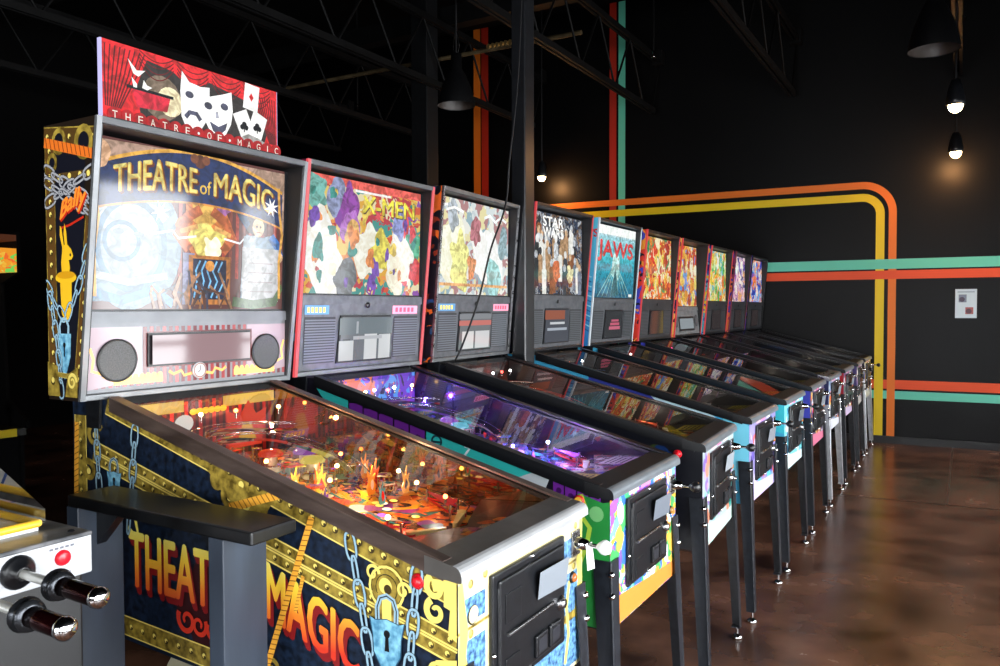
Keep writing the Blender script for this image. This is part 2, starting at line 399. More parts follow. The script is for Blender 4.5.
def dome_lamp(loc, R, lb, lit=0):
    t = tag(empty('pendant_lamp', loc), lb, 'lamp', 'hanging lamps')
    b = MB(); b.lathe((0, 0, 0), (0, 0, 1), [(R, 0), (R*.98, .03), (R*.8, .14), (R*.5, .25), (R*.3, .3), (R*.28, .42), (.0, .43)], col((6, 6, 7), .4, spec=.3), 28)
    b.build('shade', t)
    b = MB(); b.lathe((0, 0, .004), (0, 0, 1), [(R*.985, 0), (R*.95, .03), (R*.76, .13), (R*.46, .23), (.0, .25)], col((44, 34, 28), .45), 28); b.build('reflector', t)
    b = MB(); b.ball((0, 0, .14), .05, glow((255, 190, 120), 1.0) if lit else col((200, 180, 150), .2)); b.build('bulb', t)
    b = MB(); b.cyl((0, 0, .42), (0, 0, 5.2-loc[2]), .008, None, BLACKP, 8); b.build('cord', t)
    return t
dome_lamp((.66, 4.22, 3.0), .145, 'large black dome pendant lamp above the brown floor, unlit', 0)
t = dome_lamp((-2.75, 4.1, 3.1), .155, 'black dome pendant lamp hanging on silver hooks behind the row, unlit', 0)
b = MB()
for s in (-1, 1): b.tube([(.012*s, 0, .42), (.03*s, 0, .47), (.02*s, 0, .56), (.008*s, 0, .6)], .005, CHROME, 6)
b.build('hook', t)
def spot_lamp(loc, lb, power):
    t = tag(empty('hanging_spotlight', loc), lb, 'lamp', 'lit spotlights near the far wall')
    b = MB(); b.lathe((0, 0, 0), (0, 0, 1), [(.062, -.03), (.066, -.028), (.066, .01), (.05, .10), (.03, .16), (.0, .165)], BLACKM, 20); b.build('shade', t)
    b = MB(); b.ball((0, 0, -.035), .05, glow((255, 222, 165), 30)); bo = b.build('bulb', t)
    b = MB(); b.cyl((0, 0, .16), (0, 0, 5.2-loc[2]), .008, None, BLACKP, 8); b.build('cord', t)
    l = bpy.data.lights.new('bulb_light', 'POINT'); l.energy = power; l.color = (1, .46, .16); l.shadow_soft_size = .045
    o = bpy.data.objects.new('bulb_light', l); COL.objects.link(o); o.parent = t; o.location = (0, 0, -.085)
    return t
spot_lamp((.763, 5.6, 2.99), 'glowing warm spotlight hanging nearer, upper of the two bright ones', 16)
spot_lamp((.75, 7.62, 2.985), 'glowing warm spotlight close to the far wall, lower of the two bright ones', 38)
spot_lamp((-3.72, 7.45, 3.12), 'warm spotlight by the far wall hidden behind the black column', 34)
b = MB(); pts = [(-1.02, 2.12, 3.3), (-1.0, 2.02, 2.55), (-1.0, 1.936, 2.134), (-1.0, 1.898, 1.92), (-1.0, 1.763, 1.703), (-1.0, 1.66, 1.477), (-1.0, 1.531, 1.284), (-1.0, 1.477, 1.222)]
def spline(pts, k=8):
    P = [Vector(p) for p in pts]; out = []
    for i in range(len(P)-1):
        a, b_, c, d = P[max(i-1, 0)], P[i], P[i+1], P[min(i+2, len(P)-1)]
        for j in range(k):
            t = j/k; out.append(.5*((2*b_)+(-a+c)*t+(2*a-5*b_+4*c-d)*t*t+(-a+3*b_-3*c+d)*t**3))
    return out+[P[-1]]
b.tube([Vector((-1.06, 2.2, 5.15))]+spline(pts), .0045, BLACKP, 8)
tag(b.build('power_cable'), 'thin black cable hanging from the ceiling across the third backbox', 'cable')
b = MB(); p = Pan(b, (0, 7.96, 0), (1, KW, 0), (0, 0, 1)); p.h = .004
b.box((0, 0, 0), (.001, .001, .001), WHITE) if 0 else None
p0 = Vector((.76, wy(.76)-.003, 1.334)); ux = Vector((1, KW, 0)).normalized()
q = [p0, p0+ux*.19, p0+ux*.19+Vector((0, 0, .295)), p0+Vector((0, 0, .295))]; dn = Vector((0, -.002, 0))
b.hexa([q[0]+dn, q[1]+dn, q[1], q[0], q[3]+dn, q[2]+dn, q[2], q[3]], col((205, 220, 228), .4))
p = Pan(b, p0+dn, ux, (0, 0, 1))
p.rect(.03, .16, .10, .24, col((120, 130, 150))); p.circ((.06, .19), .025, col((70, 60, 80)))
p.rect(.09, .04, .16, .11, col((170, 90, 90))); p.circ((.12, .07), .026, col((90, 60, 70))); p.rect(.02, .26, .17, .272, col((150, 170, 185)))
tag(b.build('wall_poster'), 'small white notice with two dark pictures taped to the black far wall', 'poster')

# ------------------------------------------------------------------ pinball machines
W = .57; OFF = (.65, -W/2, 0)
def top(x): return .9326-.2446*x
def pf(x): return .868-.114*x
def slope(b, x0, x1, y0, y1, lo, hi, mat, zf=top):
    b.hexa([(x1, y0, zf(x1)+lo), (x0, y0, zf(x0)+lo), (x0, y1, zf(x0)+lo), (x1, y1, zf(x1)+lo),
            (x1, y0, zf(x1)+hi), (x0, y0, zf(x0)+hi), (x0, y1, zf(x0)+hi), (x1, y1, zf(x1)+hi)], mat)

def leg(t, x, y, sx, sy, steel, bolts):
    """angle-section leg: sx, sy point away from the machine"""
    b = MB(); top_z = .735; e = .03
    def corner(z): k = (1-z/top_z)*e; return x+sx*k, y+sy*k*.6
    xs, ys = corner(.05); xt, yt = corner(top_z)
    w0, w1, th = .034, .052, .003
    for axis in (0, 1):
        P = []
        for (cx, cy, wd, z) in ((xs, ys, w0, .05), (xt, yt, w1, top_z)):
            if axis == 0: q = [(cx, cy), (cx-sx*wd, cy), (cx-sx*wd, cy+sy*th), (cx, cy+sy*th)]
            else: q = [(cx, cy), (cx, cy-sy*wd), (cx+sx*th, cy-sy*wd), (cx+sx*th, cy)]
            P += [(a, c, z) for a, c in q]
        b.hexa(P, steel)
    # rolled outer corner and foot plate
    b.tube([(xs, ys, .05), (xt, yt, top_z)], .0042, steel, 8)
    b.box((xs-sx*.034, ys-sy*.034, .05), (xs, ys, .055), steel)
    if bolts:
        for z in (.64, .70):
            cx, cy = corner(z); d = Vector((sx, sy, 0)).normalized()
            c = Vector((cx-sx*.006, cy-sy*.006, z)); b.cyl(c, c+d*.012, .010, None, CHROME, 10); b.lathe(c+d*.012, d, [(.010, 0), (.007, .006), (0, .008)], CHROME, 10)
    o = b.build('leg', t, OFF)
    b = MB(); c = (xs-sx*.012, ys-sy*.012)
    b.cyl((c[0], c[1], .018), (c[0], c[1], .06), .006, None, CHROME, 8)
    b.lathe((c[0], c[1], .0005), (0, 0, 1), [(0, 0), (.021, 0), (.023, .006), (.017, .013), (.008, .02), (0, .022)], CHROME, 16)
    b.build('leveler', o)

def rail(t, mat, lift=0.0):
    for y0, y1, yo in ((-.007, .022, -1), (W-.022, W+.007, 1)):
        b = MB(); s = (y0, y0+.007) if yo < 0 else (y1-.007, y1)
        slope(b, -1.10, -.03, y0, y1, -.001, .005, mat)
        slope(b, -1.10, -.03, s[0], s[1], -.034, 0, mat)
        b.build('side_rail', t, OFF)

def lockbar(t, mat, lip, w=.008):
    b = MB(); z = .936
    prof = [(-.074, .9505), (-.03, .9435), (-.006, .9395), (.002, .9375), (.008, .9335), (.012, .928), (.014, .922), (.0145, .909), (.010, .907), (-.074, .914)]
    b.prism(prof, 'y', -w, W+w, mat, per={i: lip for i in range(2, 7)}); o = b.build('lockbar', t, OFF)

def cabinet(t, th):
    """hollow body, side and front prints included"""
    b = MB(); s = th['side']; fm = th['front']; inn = th.get('inner', BLACKP); zb, zr = .535, .575
    prof = [(0, zb), (0, .905), (-.05, .938), (-1.12, 1.196), (-1.275, 1.196), (-1.275, zr)]
    b.prism(prof, 'y', 0, .016, inn, capmat=inn); b.prism(prof, 'y', W-.016, W, inn, capmat=inn)
    for y, n in ((-.0006, 1), (W+.0006, -1)):
        vs = [(x, y, z) for x, z in prof]; f = list(range(6)); b.add(vs, [f if n < 0 else f[::-1]], s)
    b.box((-.018, .016, zb), (0, W-.016, .905), inn); b.add([(.0006, 0, zb), (.0006, W, zb), (.0006, W, .905), (.0006, 0, .905)], [(0, 1, 2, 3)], fm)
    b.box((-1.275, .016, zr), (-1.257, W-.016, 1.196), inn); b.hexa([(-1.257, .016, zr+.01), (-.018, .016, zb+.01), (-.018, W-.016, zb+.01), (-1.257, W-.016, zr+.01), (-1.257, .016, zr+.03), (-.018, .016, zb+.03), (-.018, W-.016, zb+.03), (-1.257, W-.016, zr+.03)], inn)
    if 'blade' in th: # printed inner side blades
        for y in (.0165, W-.0165):
            b.add([(-.08, y, pf(-.08)), (-1.1, y, pf(-1.1)), (-1.1, y, top(-1.1)-.012), (-.08, y, top(-.08)-.02)], [(0, 1, 2, 3)], th['blade'])
    P = Pan(b, (0, -.0006, 0), (1, 0, 0), (0, 0, 1)); Fp = Pan(b, (.0006, 0, 0), (0, 1, 0), (0, 0, 1))
    P.clip = lambda a, c: (min(max(a, -1.275), 0), min(max(c, zb+.035*-a), top(a)-.004))
    Fp.clip = lambda a, c: (min(max(a, 0), W), min(max(c, zb), .905))
    if 'side_art' in th: th['side_art'](P)
    if 'front_art' in th: th['front_art'](Fp)
    b.build('cabinet', t, OFF)

def coin_door(t, tagged=True, tagcol=(150, 156, 165)):
    b = MB(); y0, y1, z0, z1 = .112, .448, .628, .887
    b.box((.001, y0, z0), (.012, y1, z1), BLACKS, .004); b.box((.010, y0+.018, z0+.016), (.019, y1-.018, z1-.016), BLACKS, .004)
    for k, (a, c) in enumerate(((.006, .0085), (.012, .0105))): # raised rounded outline
        q = y0+.012+a; r = y1-.012-a; s_ = z0+.012+a; u = z1-.012-a; rr = .02
        pts = []
        for cx, cz, a0 in ((r-rr, u-rr, 0), (q+rr, u-rr, PI/2), (q+rr, s_+rr, PI), (r-rr, s_+rr, 1.5*PI)):
            pts += [(.0135+.003*k, cx+rr*math.cos(a0+PI/2*i/4), cz+rr*math.sin(a0+PI/2*i/4)) for i in range(5)]
        b.tube(pts+[pts[0]], .0022, BLACKS, 6)
    b.box((.018, .15, .775), (.0215, .215, .838), BLACKS, .001); b.box((.018, .15, .645), (.0215, .21, .70), BLACKS, .001)
    b.tube([(.0225, .155, .752), (.0225, .365, .752)], .0045, STEEL, 8)
    o = b.build('coin_door', t, OFF)
    b = MB(); b.lathe((.019, .408, .737), (1, 0, 0), [(.018, 0), (.018, .004), (.012, .008), (.011, .013), (0, .014)], STEEL, 18); b.box((.032, .4055, .729), (.0335, .4105, .745), BLACKM); b.build('door_lock', o)
    for y in (.275, .342):
        b = MB(); b.box((.018, y, .655), (.028, y+.055, .705), BLACKS, .003); b.box((.0275, y+.009, .664), (.0288, y+.046, .696), col((40, 42, 48), .3), .0005); b.build('coin_return', o)
    for (y, z) in ((.28, .884), (.115, .72), (.445, .72), (.28, .631)): b = MB(); b.lathe((.012, y, z), (1, 0, 0), [(.006, 0), (.005, .003), (0, .005)], CHROME, 10); b.build('screw', o)
    if tagged:
        b = MB(); m = col(tagcol, .5); b.hexa([(.024, .285, .785), (.026, .425, .778), (.0266, .425, .778), (.0246, .285, .785), (.034, .278, .85), (.034, .425, .846), (.0346, .425, .846), (.0346, .278, .85)], m); x = b.build('hanging_card', o)

def plunger(t, knob):
    b = MB(); c = (0, .527, .847)
    b.box((.0005, .503, .815), (.006, .551, .879), STEEL, .002); b.lathe((.005, *c[1:]), (1, 0, 0), [(.018, 0), (.016, .012), (.012, .03), (.008, .034)], CHROME, 16)
    b.cyl((.03, *c[1:]), (.064, *c[1:]), .0055, None, CHROME, 10); o = b.build('plunger', t, OFF)
    b = MB(); b.lathe((.062, *c[1:]), (1, 0, 0), [(.006, 0), (.010, .004), (.0175, .014), (.019, .022), (.014, .034), (0, .038)], knob, 18); b.build('knob', o)
def button(t, name, p, axis, r, c, ringc):
    b = MB(); p = Vector(p); a = Vector(axis)
    b.lathe(p, a, [(r*1.35, 0), (r*1.35, .003), (r*1.1, .007), (r, .007)], ringc, 18); b.lathe(p, a, [(r*.92, .004), (r*.92, .010), (r*.6, .013), (0, .0135)], c, 18); b.build(name, t, OFF)

def backbox(t, th):
    zb, zt, xb, xt = th.get('bb', (1.21, 1.99, -1.13, -1.06)); ya, yb = -.076, W+.076; R = -1.253; trim = th['trim']
    dz = th.get('div', 1.50); rec = th.get('rec', (.02, .06))
    def xf(z): return xb+(xt-xb)*(z-zb)/(zt-zb)
    b = MB(); s = th.get('bbside', th['side'])
    sid = [(R, zb), (xb, zb), (xt, zt), (R, zt)]
    for y0, y1 in ((ya, ya+.018), (yb-.018, yb)): b.prism(sid, 'y', y0, y1, BLACKP)
    b.add([(x, ya-.0005, z) for x, z in sid], [(0, 1, 2, 3)], s); b.add([(x, yb+.0005, z) for x, z in sid], [(3, 2, 1, 0)], s)
    b.box((R, ya+.018, zt-.018), (xt, yb-.018, zt), BLACKP); b.box((R, ya+.018, zb), (xb, yb-.018, zb+.018), BLACKP); b.box((R, ya+.018, zb+.018), (R+.012, yb-.018, zt-.018), BLACKP)
    if 'bb_art' in th:
        Q = Pan(b, (-.0898, ya-.0005, 0), (.912, 0, 0), (0, 0, 1))
        def cl(a, c): c = min(max(c, zb), zt); return min(max(a, (R+.0898)/.912), (xf(c)-.007+.0898)/.912), c
        Q.clip = cl; th['bb_art'](Q)
    b.build('backbox', t, OFF)
    # edge trim all round the front opening
    tw = th.get('trimw', .011)
    for y in (ya-.001, yb-tw+.001):
        b = MB(); b.hexa([(xb-.006, y, zb), (xb+.004, y, zb), (xb+.004, y+tw, zb), (xb-.006, y+tw, zb), (xt-.006, y, zt), (xt+.004, y, zt), (xt+.004, y+tw, zt), (xt-.006, y+tw, zt)], trim)
        b.build('edge_trim', t, OFF)
    m = th.get('frame', BLACKS); fw = .016
    for q in (((xt-.03, ya+.012, zt-fw), (xt+.004, yb-.012, zt+.001)), ((xb-.03, ya+.012, zb), (xb+.005, yb-.012, zb+fw))):
        b = MB(); b.box(*q, m, .002); b.build('frame_bar', t, OFF)
    # backlit picture
    z0, z1 = dz+.012, zt-.03; x0, x1 = xf(z0)-rec[0], xf(z1)-rec[1]
    b = MB(); hgt = math.hypot(z1-z0, x1-x0); V = Vector((x1-x0, 0, z1-z0)).normalized(); wd = yb-ya-.036
    P = Pan(b, (x0, ya+.018, z0), (0, 1, 0), V)
    P.h = 0; b.hexa([P.P(0, 0)-P.n*.008, P.P(wd, 0)-P.n*.008, P.P(wd, hgt)-P.n*.008, P.P(0, hgt)-P.n*.008, P.P(0, 0), P.P(wd, 0), P.P(wd, hgt), P.P(0, hgt)], th['glass'])
    P.h = .0004; P.rect(0, 0, wd, .006, BLACKM); P.rect(0, 0, .012, hgt, BLACKM); P.rect(wd-.012, 0, wd, hgt, BLACKM)
    P.clip = lambda a, c: (min(max(a, .012), wd-.012), min(max(c, .006), hgt))
    if 'glass_art' in th: th['glass_art'](P, wd, hgt)
    P.clip = None
    b.build('backglass', t, OFF)
    # speaker panel
    b = MB(); z0, z1 = zb+.016, dz; x0, x1 = xf(z0)-.004, xf(z1)-rec[0]+.004; hgt = math.hypot(z1-z0, x1-x0); V = Vector((x1-x0, 0, z1-z0)).normalized()
    P = Pan(b, (x0, ya+.018, z0), (0, 1, 0), V); pm = th.get('panel', BLACKS)
    b.hexa([P.P(0, 0)-P.n*.012, P.P(wd, 0)-P.n*.012, P.P(wd, hgt)-P.n*.012, P.P(0, hgt)-P.n*.012, P.P(0, 0), P.P(wd, 0), P.P(wd, hgt), P.P(0, hgt)], pm)
    c = P.P(0, hgt); b.hexa([P.P(0, hgt-.018)-P.n*.01, P.P(wd, hgt-.018)-P.n*.01, P.P(wd, hgt+.012)-P.n*.01, P.P(0, hgt+.012)-P.n*.01, P.P(0, hgt-.018)+P.n*.006, P.P(wd, hgt-.018)+P.n*.006, P.P(wd, hgt+.012)+P.n*.004, P.P(0, hgt+.012)+P.n*.004], th.get('bar', pm))
    if 'panel_art' in th: th['panel_art'](P, wd, hgt)
    o = b.build('speaker_panel', t, OFF)
    th['panel_parts'](o, P, wd, hgt)

def grille_panel(screen, sa=None, stick=None, gcol=(86, 90, 96)):
    """slotted speaker grilles either side of a display"""
    def f(o, P, wd, hgt):
        for a, c in ((.022, .175), (wd-.175, wd-.022)):
            b = MB(); p = Pan(b, P.o, P.u, P.v); p.h = .002; p.rect(a, .025, c, hgt-.065, col((30, 31, 34), .5)); p.h = .004; n = 16
            for i in range(n):
                z = .03+(hgt-.10)*i/n; p.h = .004; p.rect(a, z, c, z+(hgt-.10)/n*.6, col(gcol, .35))
            b.build('speaker_grille', o)
        b = MB(); p = Pan(b, P.o, P.u, P.v); p.h = .006; q = [(.185, .02), (wd-.185, .02), (wd-.2, hgt-.06), (.2, hgt-.06)]
        b.hexa([P.P(*c) for c in q]+[P.P(*c)+P.n*.006 for c in q], BLACKM); p.h = .0085; p.poly([(.192, .027), (wd-.192, .027), (wd-.205, hgt-.067), (.205, hgt-.067)], screen)
        if sa: sa(p, wd, hgt)
        b.build('display', o)
        b = MB(); p = Pan(b, P.o, P.u, P.v); p.h = .0065; c = p.P(wd/2, hgt-.022); b.lathe(c, p.n, [(.011, 0), (.010, .004), (0, .005)], BLACKM, 16); b.build('lock', o)
        if stick:
            for i, (m, a, c) in enumerate(stick):
                b = MB(); p = Pan(b, P.o, P.u, P.v); p.h = .002; p.rect(a, hgt-.056, c, hgt-.024, m[0]); p.h = .003
                for j in range(5): p.rect(a+(c-a)*(.1+.16*j), hgt-.049, a+(c-a)*(.2+.16*j), hgt-.031, m[1])
                b.build('sticker', o)
    return f

def PP(u, v, h=0):
    x = -.06-v*1.03; return Vector((x, .02+u*(W-.04), pf(x)+h))
def bez(pts): return spline(pts, 6)
def bumper(po, u, v, cap, sk, lit):
    b = MB(); c = PP(u, v); b.lathe(c, (0, 0, 1), [(.030, 0), (.030, .006), (.017, .010), (.017, .045)], sk, 18); b.ring = None
    b.tube([c+Vector((.031*math.cos(a*PI/8), .031*math.sin(a*PI/8), .018)) for a in range(17)], .0025, CHROME, 6)
    o = b.build('pop_bumper', po); b = MB(); b.lathe(c+Vector((0, 0, .045)), (0, 0, 1), [(.034, 0), (.036, .006), (.026, .016), (0, .019)], cap, 20); b.build('bumper_cap', po)
def playfield(t, th, lod):
    rng = random.Random(th.get('seed', 1)); b = MB(); v0, v1 = 0.0, 1.0
    A, B_, C, D = PP(0, -.01), PP(1, -.01), PP(1, 1), PP(0, 1); dn = Vector((0, 0, -.012))
    b.hexa([A+dn, B_+dn, C+dn, D+dn, A, B_, C, D], BLACKP)
    P = Pan(b, PP(0, 0), (0, W-.04, 0), PP(0, 1)-PP(0, 0)); P.n = Vector((.114, 0, 1)).normalized()
    P.rect(0, .06, 1, 1, th['pf'])
    pal = th['pal']
    if 'pf_art' in th: th['pf_art'](P, rng)
    nb = {3: 150, 2: 70, 1: 26, 0: 10}[lod]
    for i in range(nb):
        u, v = rng.uniform(.05, .95), rng.uniform(.16, .95); c = rng.choice(pal)
        P.h = .0006+.00002*i; k = rng.random()
        if k < .5: P.blob((u, v), rng.uniform(.02, .06), col(c, .3), rng, 9, .5)
        elif k < .75: a = rng.uniform(0, PI); l = rng.uniform(.03, .1); P.stroke([(u, v), (u+l*math.cos(a), v+l*.5*math.sin(a))], rng.uniform(.008, .02), col(c, .3))
        else:
            P.circ((u, v), .026, BLACKM, 14, .5); P.h += 5e-5; P.circ((u, v), .021, (glow(c, th.get('ins', 1.5)) if rng.random() < .55 else col(c, .25)), 14, .5)
    po = b.build('playfield', t, OFF)
    # apron with instruction cards
    b = MB(); ap = th.get('apron', BLACKM)
    for s in (0, 1):
        f = lambda u: u if s == 0 else 1-u
        q = [(f(0), -.01), (f(.5), -.01), (f(.5), .10), (f(.42), .125), (f(0), .225)]
        lo = [PP(u, v, .001) for u, v in q]; hi = [PP(u, v, .060-.20*v) for u, v in q]; n = 5
        b.add(lo+hi, [tuple(range(n, 2*n))]+[(i, (i+1) % n, n+(i+1) % n, n+i) for i in range(n)], ap)
    p = Pan(b, PP(0, 0, .0604), (0, W-.04, 0), PP(0, 1, -.20)-PP(0, 0)); p.n = P.n
    for (a, c), m in zip(((.07, .33), (.66, .93)), th.get('cards', ((230, 222, 120), (230, 222, 120)))):
        p.h = .0006; p.rect(a, .045, c, .135, col(m, .4)); p.h = .001
        for j in range(4): p.rect(a+.02, .058+j*.018, c-.03-.02*(j % 2), .064+j*.018, col((60, 60, 70)))
    for sgn in ((0, 1) if lod >= 1 else ()):
        p.h = .0006
        for i in range(5): p.blob((.37+.065*i, .05+.022*(i % 2)), .034, col(pal[(i*2+sgn) % len(pal)], .3), rng, 9, .55)
    b.build('apron', po)
    # flippers
    for s in (1, -1):
        b = MB(); a, c = PP(.5-.2*s, .185, .012), PP(.5-.045*s, .15, .012); d = (c-a); 
        b.hexa([a+Vector((-.011, 0, 0)), a+Vector((.011, 0, 0)), c+Vector((.006, 0, 0)), c+Vector((-.006, 0, 0))]+[q+Vector((0, 0, .016)) for q in (a+Vector((-.011, 0, 0)), a+Vector((.011, 0, 0)), c+Vector((.006, 0, 0)), c+Vector((-.006, 0, 0)))], th.get('flip', WHITE))
        b.cyl(a-Vector((0, 0, .004)), a+Vector((0, 0, .018)), .0115, None, th.get('flip', WHITE), 14); b.cyl(c, c+Vector((0, 0, .016)), .0063, None, th.get('flip', WHITE), 10)
        b.cyl(a+Vector((0, 0, .003)), a+Vector((0, 0, .012)), .013, None, th.get('rubber', RED), 14); b.build('flipper', po)
    # back panel and bulbs along it
    b = MB(); q = [PP(0, .995), PP(1, .995), PP(1, .995, .19), PP(0, .995, .19)]; b.add(q, [(0, 1, 2, 3)], th['back'])
    p = Pan(b, q[0], (0, W-.04, 0), (0, 0, .19))
    if 'back_art' in th: th['back_art'](p, rng)
    b.build('back_panel', po)
    for i in range(th.get('nbulb', 4)):
        u, v = th['bulbs'][i] if 'bulbs' in th else ((i+.5)/th.get('nbulb', 4), .96)
        c = th['bulbcol'][i % len(th['bulbcol'])]; b = MB(); q = PP(u, v, (.05 if v < .9 else .15) if 'bulbs' in th else .15)
        b.cyl(q-Vector((0, 0, .022)), q-Vector((0, 0, .004)), .004, None, CHROME, 8); b.ball(q, .0062, glow(c, th.get('bulbe', 14)), n=10); b.build('bulb', po)
    for u, v, e, c in th.get('lights', ()):
        l = bpy.data.lights.new('bulb_light', 'POINT'); l.energy = e; l.color = L(c)[:3]; l.shadow_soft_size = .006
        o = bpy.data.objects.new('bulb_light', l); COL.objects.link(o); o.parent = t; o.location = PP(u, v, .06+.05*v)+Vector(OFF)
    if lod == 0: return po
    for s in (1, -1): # slingshots
        b = MB(); q = [PP(.5-.31*s, .33, .03), PP(.5-.31*s, .235, .03), PP(.5-.19*s, .215, .03)]
        b.prism([(0, 0), (1, 0), (0, 1)], 'z', 0, 0, BLACKM) if 0 else b.add(q+[v+Vector((0, 0, .003)) for v in q], [(0, 1, 2) if s < 0 else (2, 1, 0), (3, 4, 5) if s > 0 else (5, 4, 3), (0, 1, 4, 3), (1, 2, 5, 4), (2, 0, 3, 5)], th.get('sling', col(pal[0])))
        for v in q: b.cyl(v-Vector((0, 0, .03)), v+Vector((0, 0, .008)), .004, None, CHROME, 8)
        b.tube([v-Vector((0, 0, .014)) for v in q+[q[0]]], .0025, th.get('rubber', RED), 6); b.build('slingshot', po)
        b = MB(); b.tube([PP(.5-.40*s, .36, .015), PP(.5-.40*s, .25, .015), PP(.5-.36*s, .215, .015), PP(.5-.22*s, .185, .015)], .0022, CHROME, 6); b.build('lane_guide', po)
    for u, v in th.get('pops', ((.62, .80), (.80, .76), (.70, .68)))[:3 if lod > 1 else 2]:
        bumper(po, u, v, glow(rng.choice(pal), .7) if rng.random() < .6 else col(rng.choice(pal), .2), col((230, 220, 200)), 1)
    # clear ramps with wire returns
    for path in th.get('ramps', (((.25, .5, .004), (.2, .7, .05), (.3, .9, .09), (.6, .92, .095), (.9, .85, .09)), ((.75, .5, .004), (.8, .62, .05), (.66, .8, .085), (.3, .84, .09), (.1, .7, .08), (.08, .4, .06), (.14, .3, .03))))[:2]:
        pts = bez([PP(*q) for q in path]); b = MB(); vs = []; 
        for i, q in enumerate(pts):
            d = (pts[min(i+1, len(pts)-1)]-pts[max(i-1, 0)]); sd = Vector((-d.y, d.x, 0)).normalized()*.021
            vs += [q+sd+Vector((0, 0, .022)), q+sd, q-sd, q-sd+Vector((0, 0, .022))]
        b.add(vs, [(4*i+k, 4*i+k+1, 4*i+k+5, 4*i+k+4) for i in range(len(pts)-1) for k in range(3)], th.get('rampm', CLEAR), True)
        b.build('ramp', po); b = MB()
        for o in (0, 3): b.tube(vs[o::4], .0017, CHROME if lod > 2 else col(rng.choice(pal), .2), 6)
        b.build('ramp_rail', po)
    n = {3: 30, 2: 18, 1: 6}[lod]
    for i in range(n): # coloured plastics on posts
        u = rng.choice((rng.uniform(.03, .3), rng.uniform(.7, .95), rng.uniform(.3, .7))); v = rng.uniform(.42, .95); q = PP(u, v, .034); b = MB()
        k = rng.randint(3, 6); r = rng.uniform(.018, .045); a0 = rng.uniform(0, 6); pts = [(r*rng.uniform(.6, 1)*math.cos(a0+2*PI*j/k), r*rng.uniform(.6, 1)*math.sin(a0+2*PI*j/k)) for j in range(k)]
        c = rng.choice(pal); b.prism(pts, 'z', 0, .0025, col(c, .2)); b.v = [(x+q.x, y+q.y, z+q.z) for x, y, z in b.v]
        pp = Pan(b, q+Vector((0, 0, .0026)), (0, 1, 0), (-1, 0, 0)); pp.blob((0, 0), r*.45, col(rng.choice(pal), .2), rng, 8)
        for x, y in pts[:3]: b.cyl(q+Vector((x*.8, y*.8, -.034)), q+Vector((x*.8, y*.8, .006)), .0035, None, CHROME if j % 2 else glass('clear_post', base=.1), 8)
        b.build('plastic', po)
    for i in range({3: 22, 2: 12, 1: 4}[lod]):
        u, v = rng.uniform(.04, .96), rng.uniform(.3, .97); b = MB(); q = PP(u, v)
        b.lathe(q, (0, 0, 1), [(.0045, 0), (.0045, .012), (.007, .014), (.007, .02), (.0045, .022), (.003, .034), (0, .035)], col(rng.choice(pal), .15), 10); b.build('post', po)
    return po

def machine(y0, th, lod, label, yaw=0.0):
    t = tag(empty('pinball_machine', (-.65*math.cos(yaw)-math.sin(yaw)*W/2*0, y0+W/2-.65*math.sin(yaw), 0), yaw), label, 'pinball machine', 'pinball machines in the row')
    cabinet(t, th); rail(t, th.get('rail', BLACKM)); lockbar(t, th.get('lock', BLACKM), th.get('lip', LIP)); coin_door(t, True, th.get('tagc', (120, 126, 135)))
    lc = th.get('legs', LEGM)
    for x, y, sx, sy in ((.004, -.004, 1, -1), (.004, W+.004, 1, 1), (-1.279, -.004, -1, -1), (-1.279, W+.004, -1, 1)): leg(t, x, y, sx, sy, lc, sx > 0)
    plunger(t, th.get('knob', BLACKM))
    button(t, 'start_button', (.0006, .509, .765), (1, 0, 0), .011, th.get('start', glow((255, 150, 40), .8)), BLACKM)
    if 'tourney' in th: button(t, 'launch_button', (.0006, .03, .82), (1, 0, 0), .011, th['tourney'], BLACKM)
    button(t, 'flipper_button', (-.093, -.0006, .893), (0, -1, 0), .0125, th.get('flipb', RED), th.get('flipr', RED))
    button(t, 'flipper_button', (-.093, W+.0006, .893), (0, 1, 0), .0125, th.get('flipb', RED), th.get('flipr', RED))
    playfield(t, th, lod); backbox(t, th)
    b = MB(); q = [(-.07, .02), (-.07, W-.02), (-1.105, W-.02), (-1.105, .02)]; b.add([(x, y, top(x)-.004) for x, y in q], [(0, 1, 2, 3)], PANE); b.build('playfield_glass', t, OFF)
    # hinge plates holding the head
    for y in (-.012, W+.004): b = MB(); b.prism([(-1.19, 1.12), (-1.14, 1.12), (-1.13, 1.215), (-1.20, 1.215)], 'y', y, y+.008, BLACKS); b.build('hinge', t, OFF)
    return t

# ------------------------------------------------------------------ prints of the nearest machine
LINK, LINKD = col((148, 182, 200), .3), col((16, 22, 34), .5)
GR_LET = gradz('letter_ink', ((0, (208, 52, 30)), (.35, (236, 128, 40)), (.75, (246, 206, 60)), (1, (250, 232, 110))), .70, .86)
REDSH = col((128, 22, 24), .4); ROPE, ROPED = col((238, 170, 54), .5), col((150, 88, 22), .5)
BLUEF = mottled('sparkle_blue', (8, 14, 24), (26, 40, 62), 60, .35)
def serif(P, s, quad, mat, sh, d=.008):
    """letters in a slanted box, each with a dark red block shadow"""
    (a, b_), (c, d_), (e, f), (g, h) = quad # bl, br, tr, tl
    def W_(o): return lambda x, y: (a+(c-a)*x+(g-a)*y+(a-c+e-g)*x*y+o[0], b_+(d_-b_)*x+(h-b_)*y+(b_-d_+f-h)*x*y+o[1])
    for k in (1, .66, .33): P.text(s, 0, 0, 0, 0, sh, .05, W_((d*k*.6, -d*k)))
    P.text(s, 0, 0, 0, 0, mat, .04, W_((0, 0)))
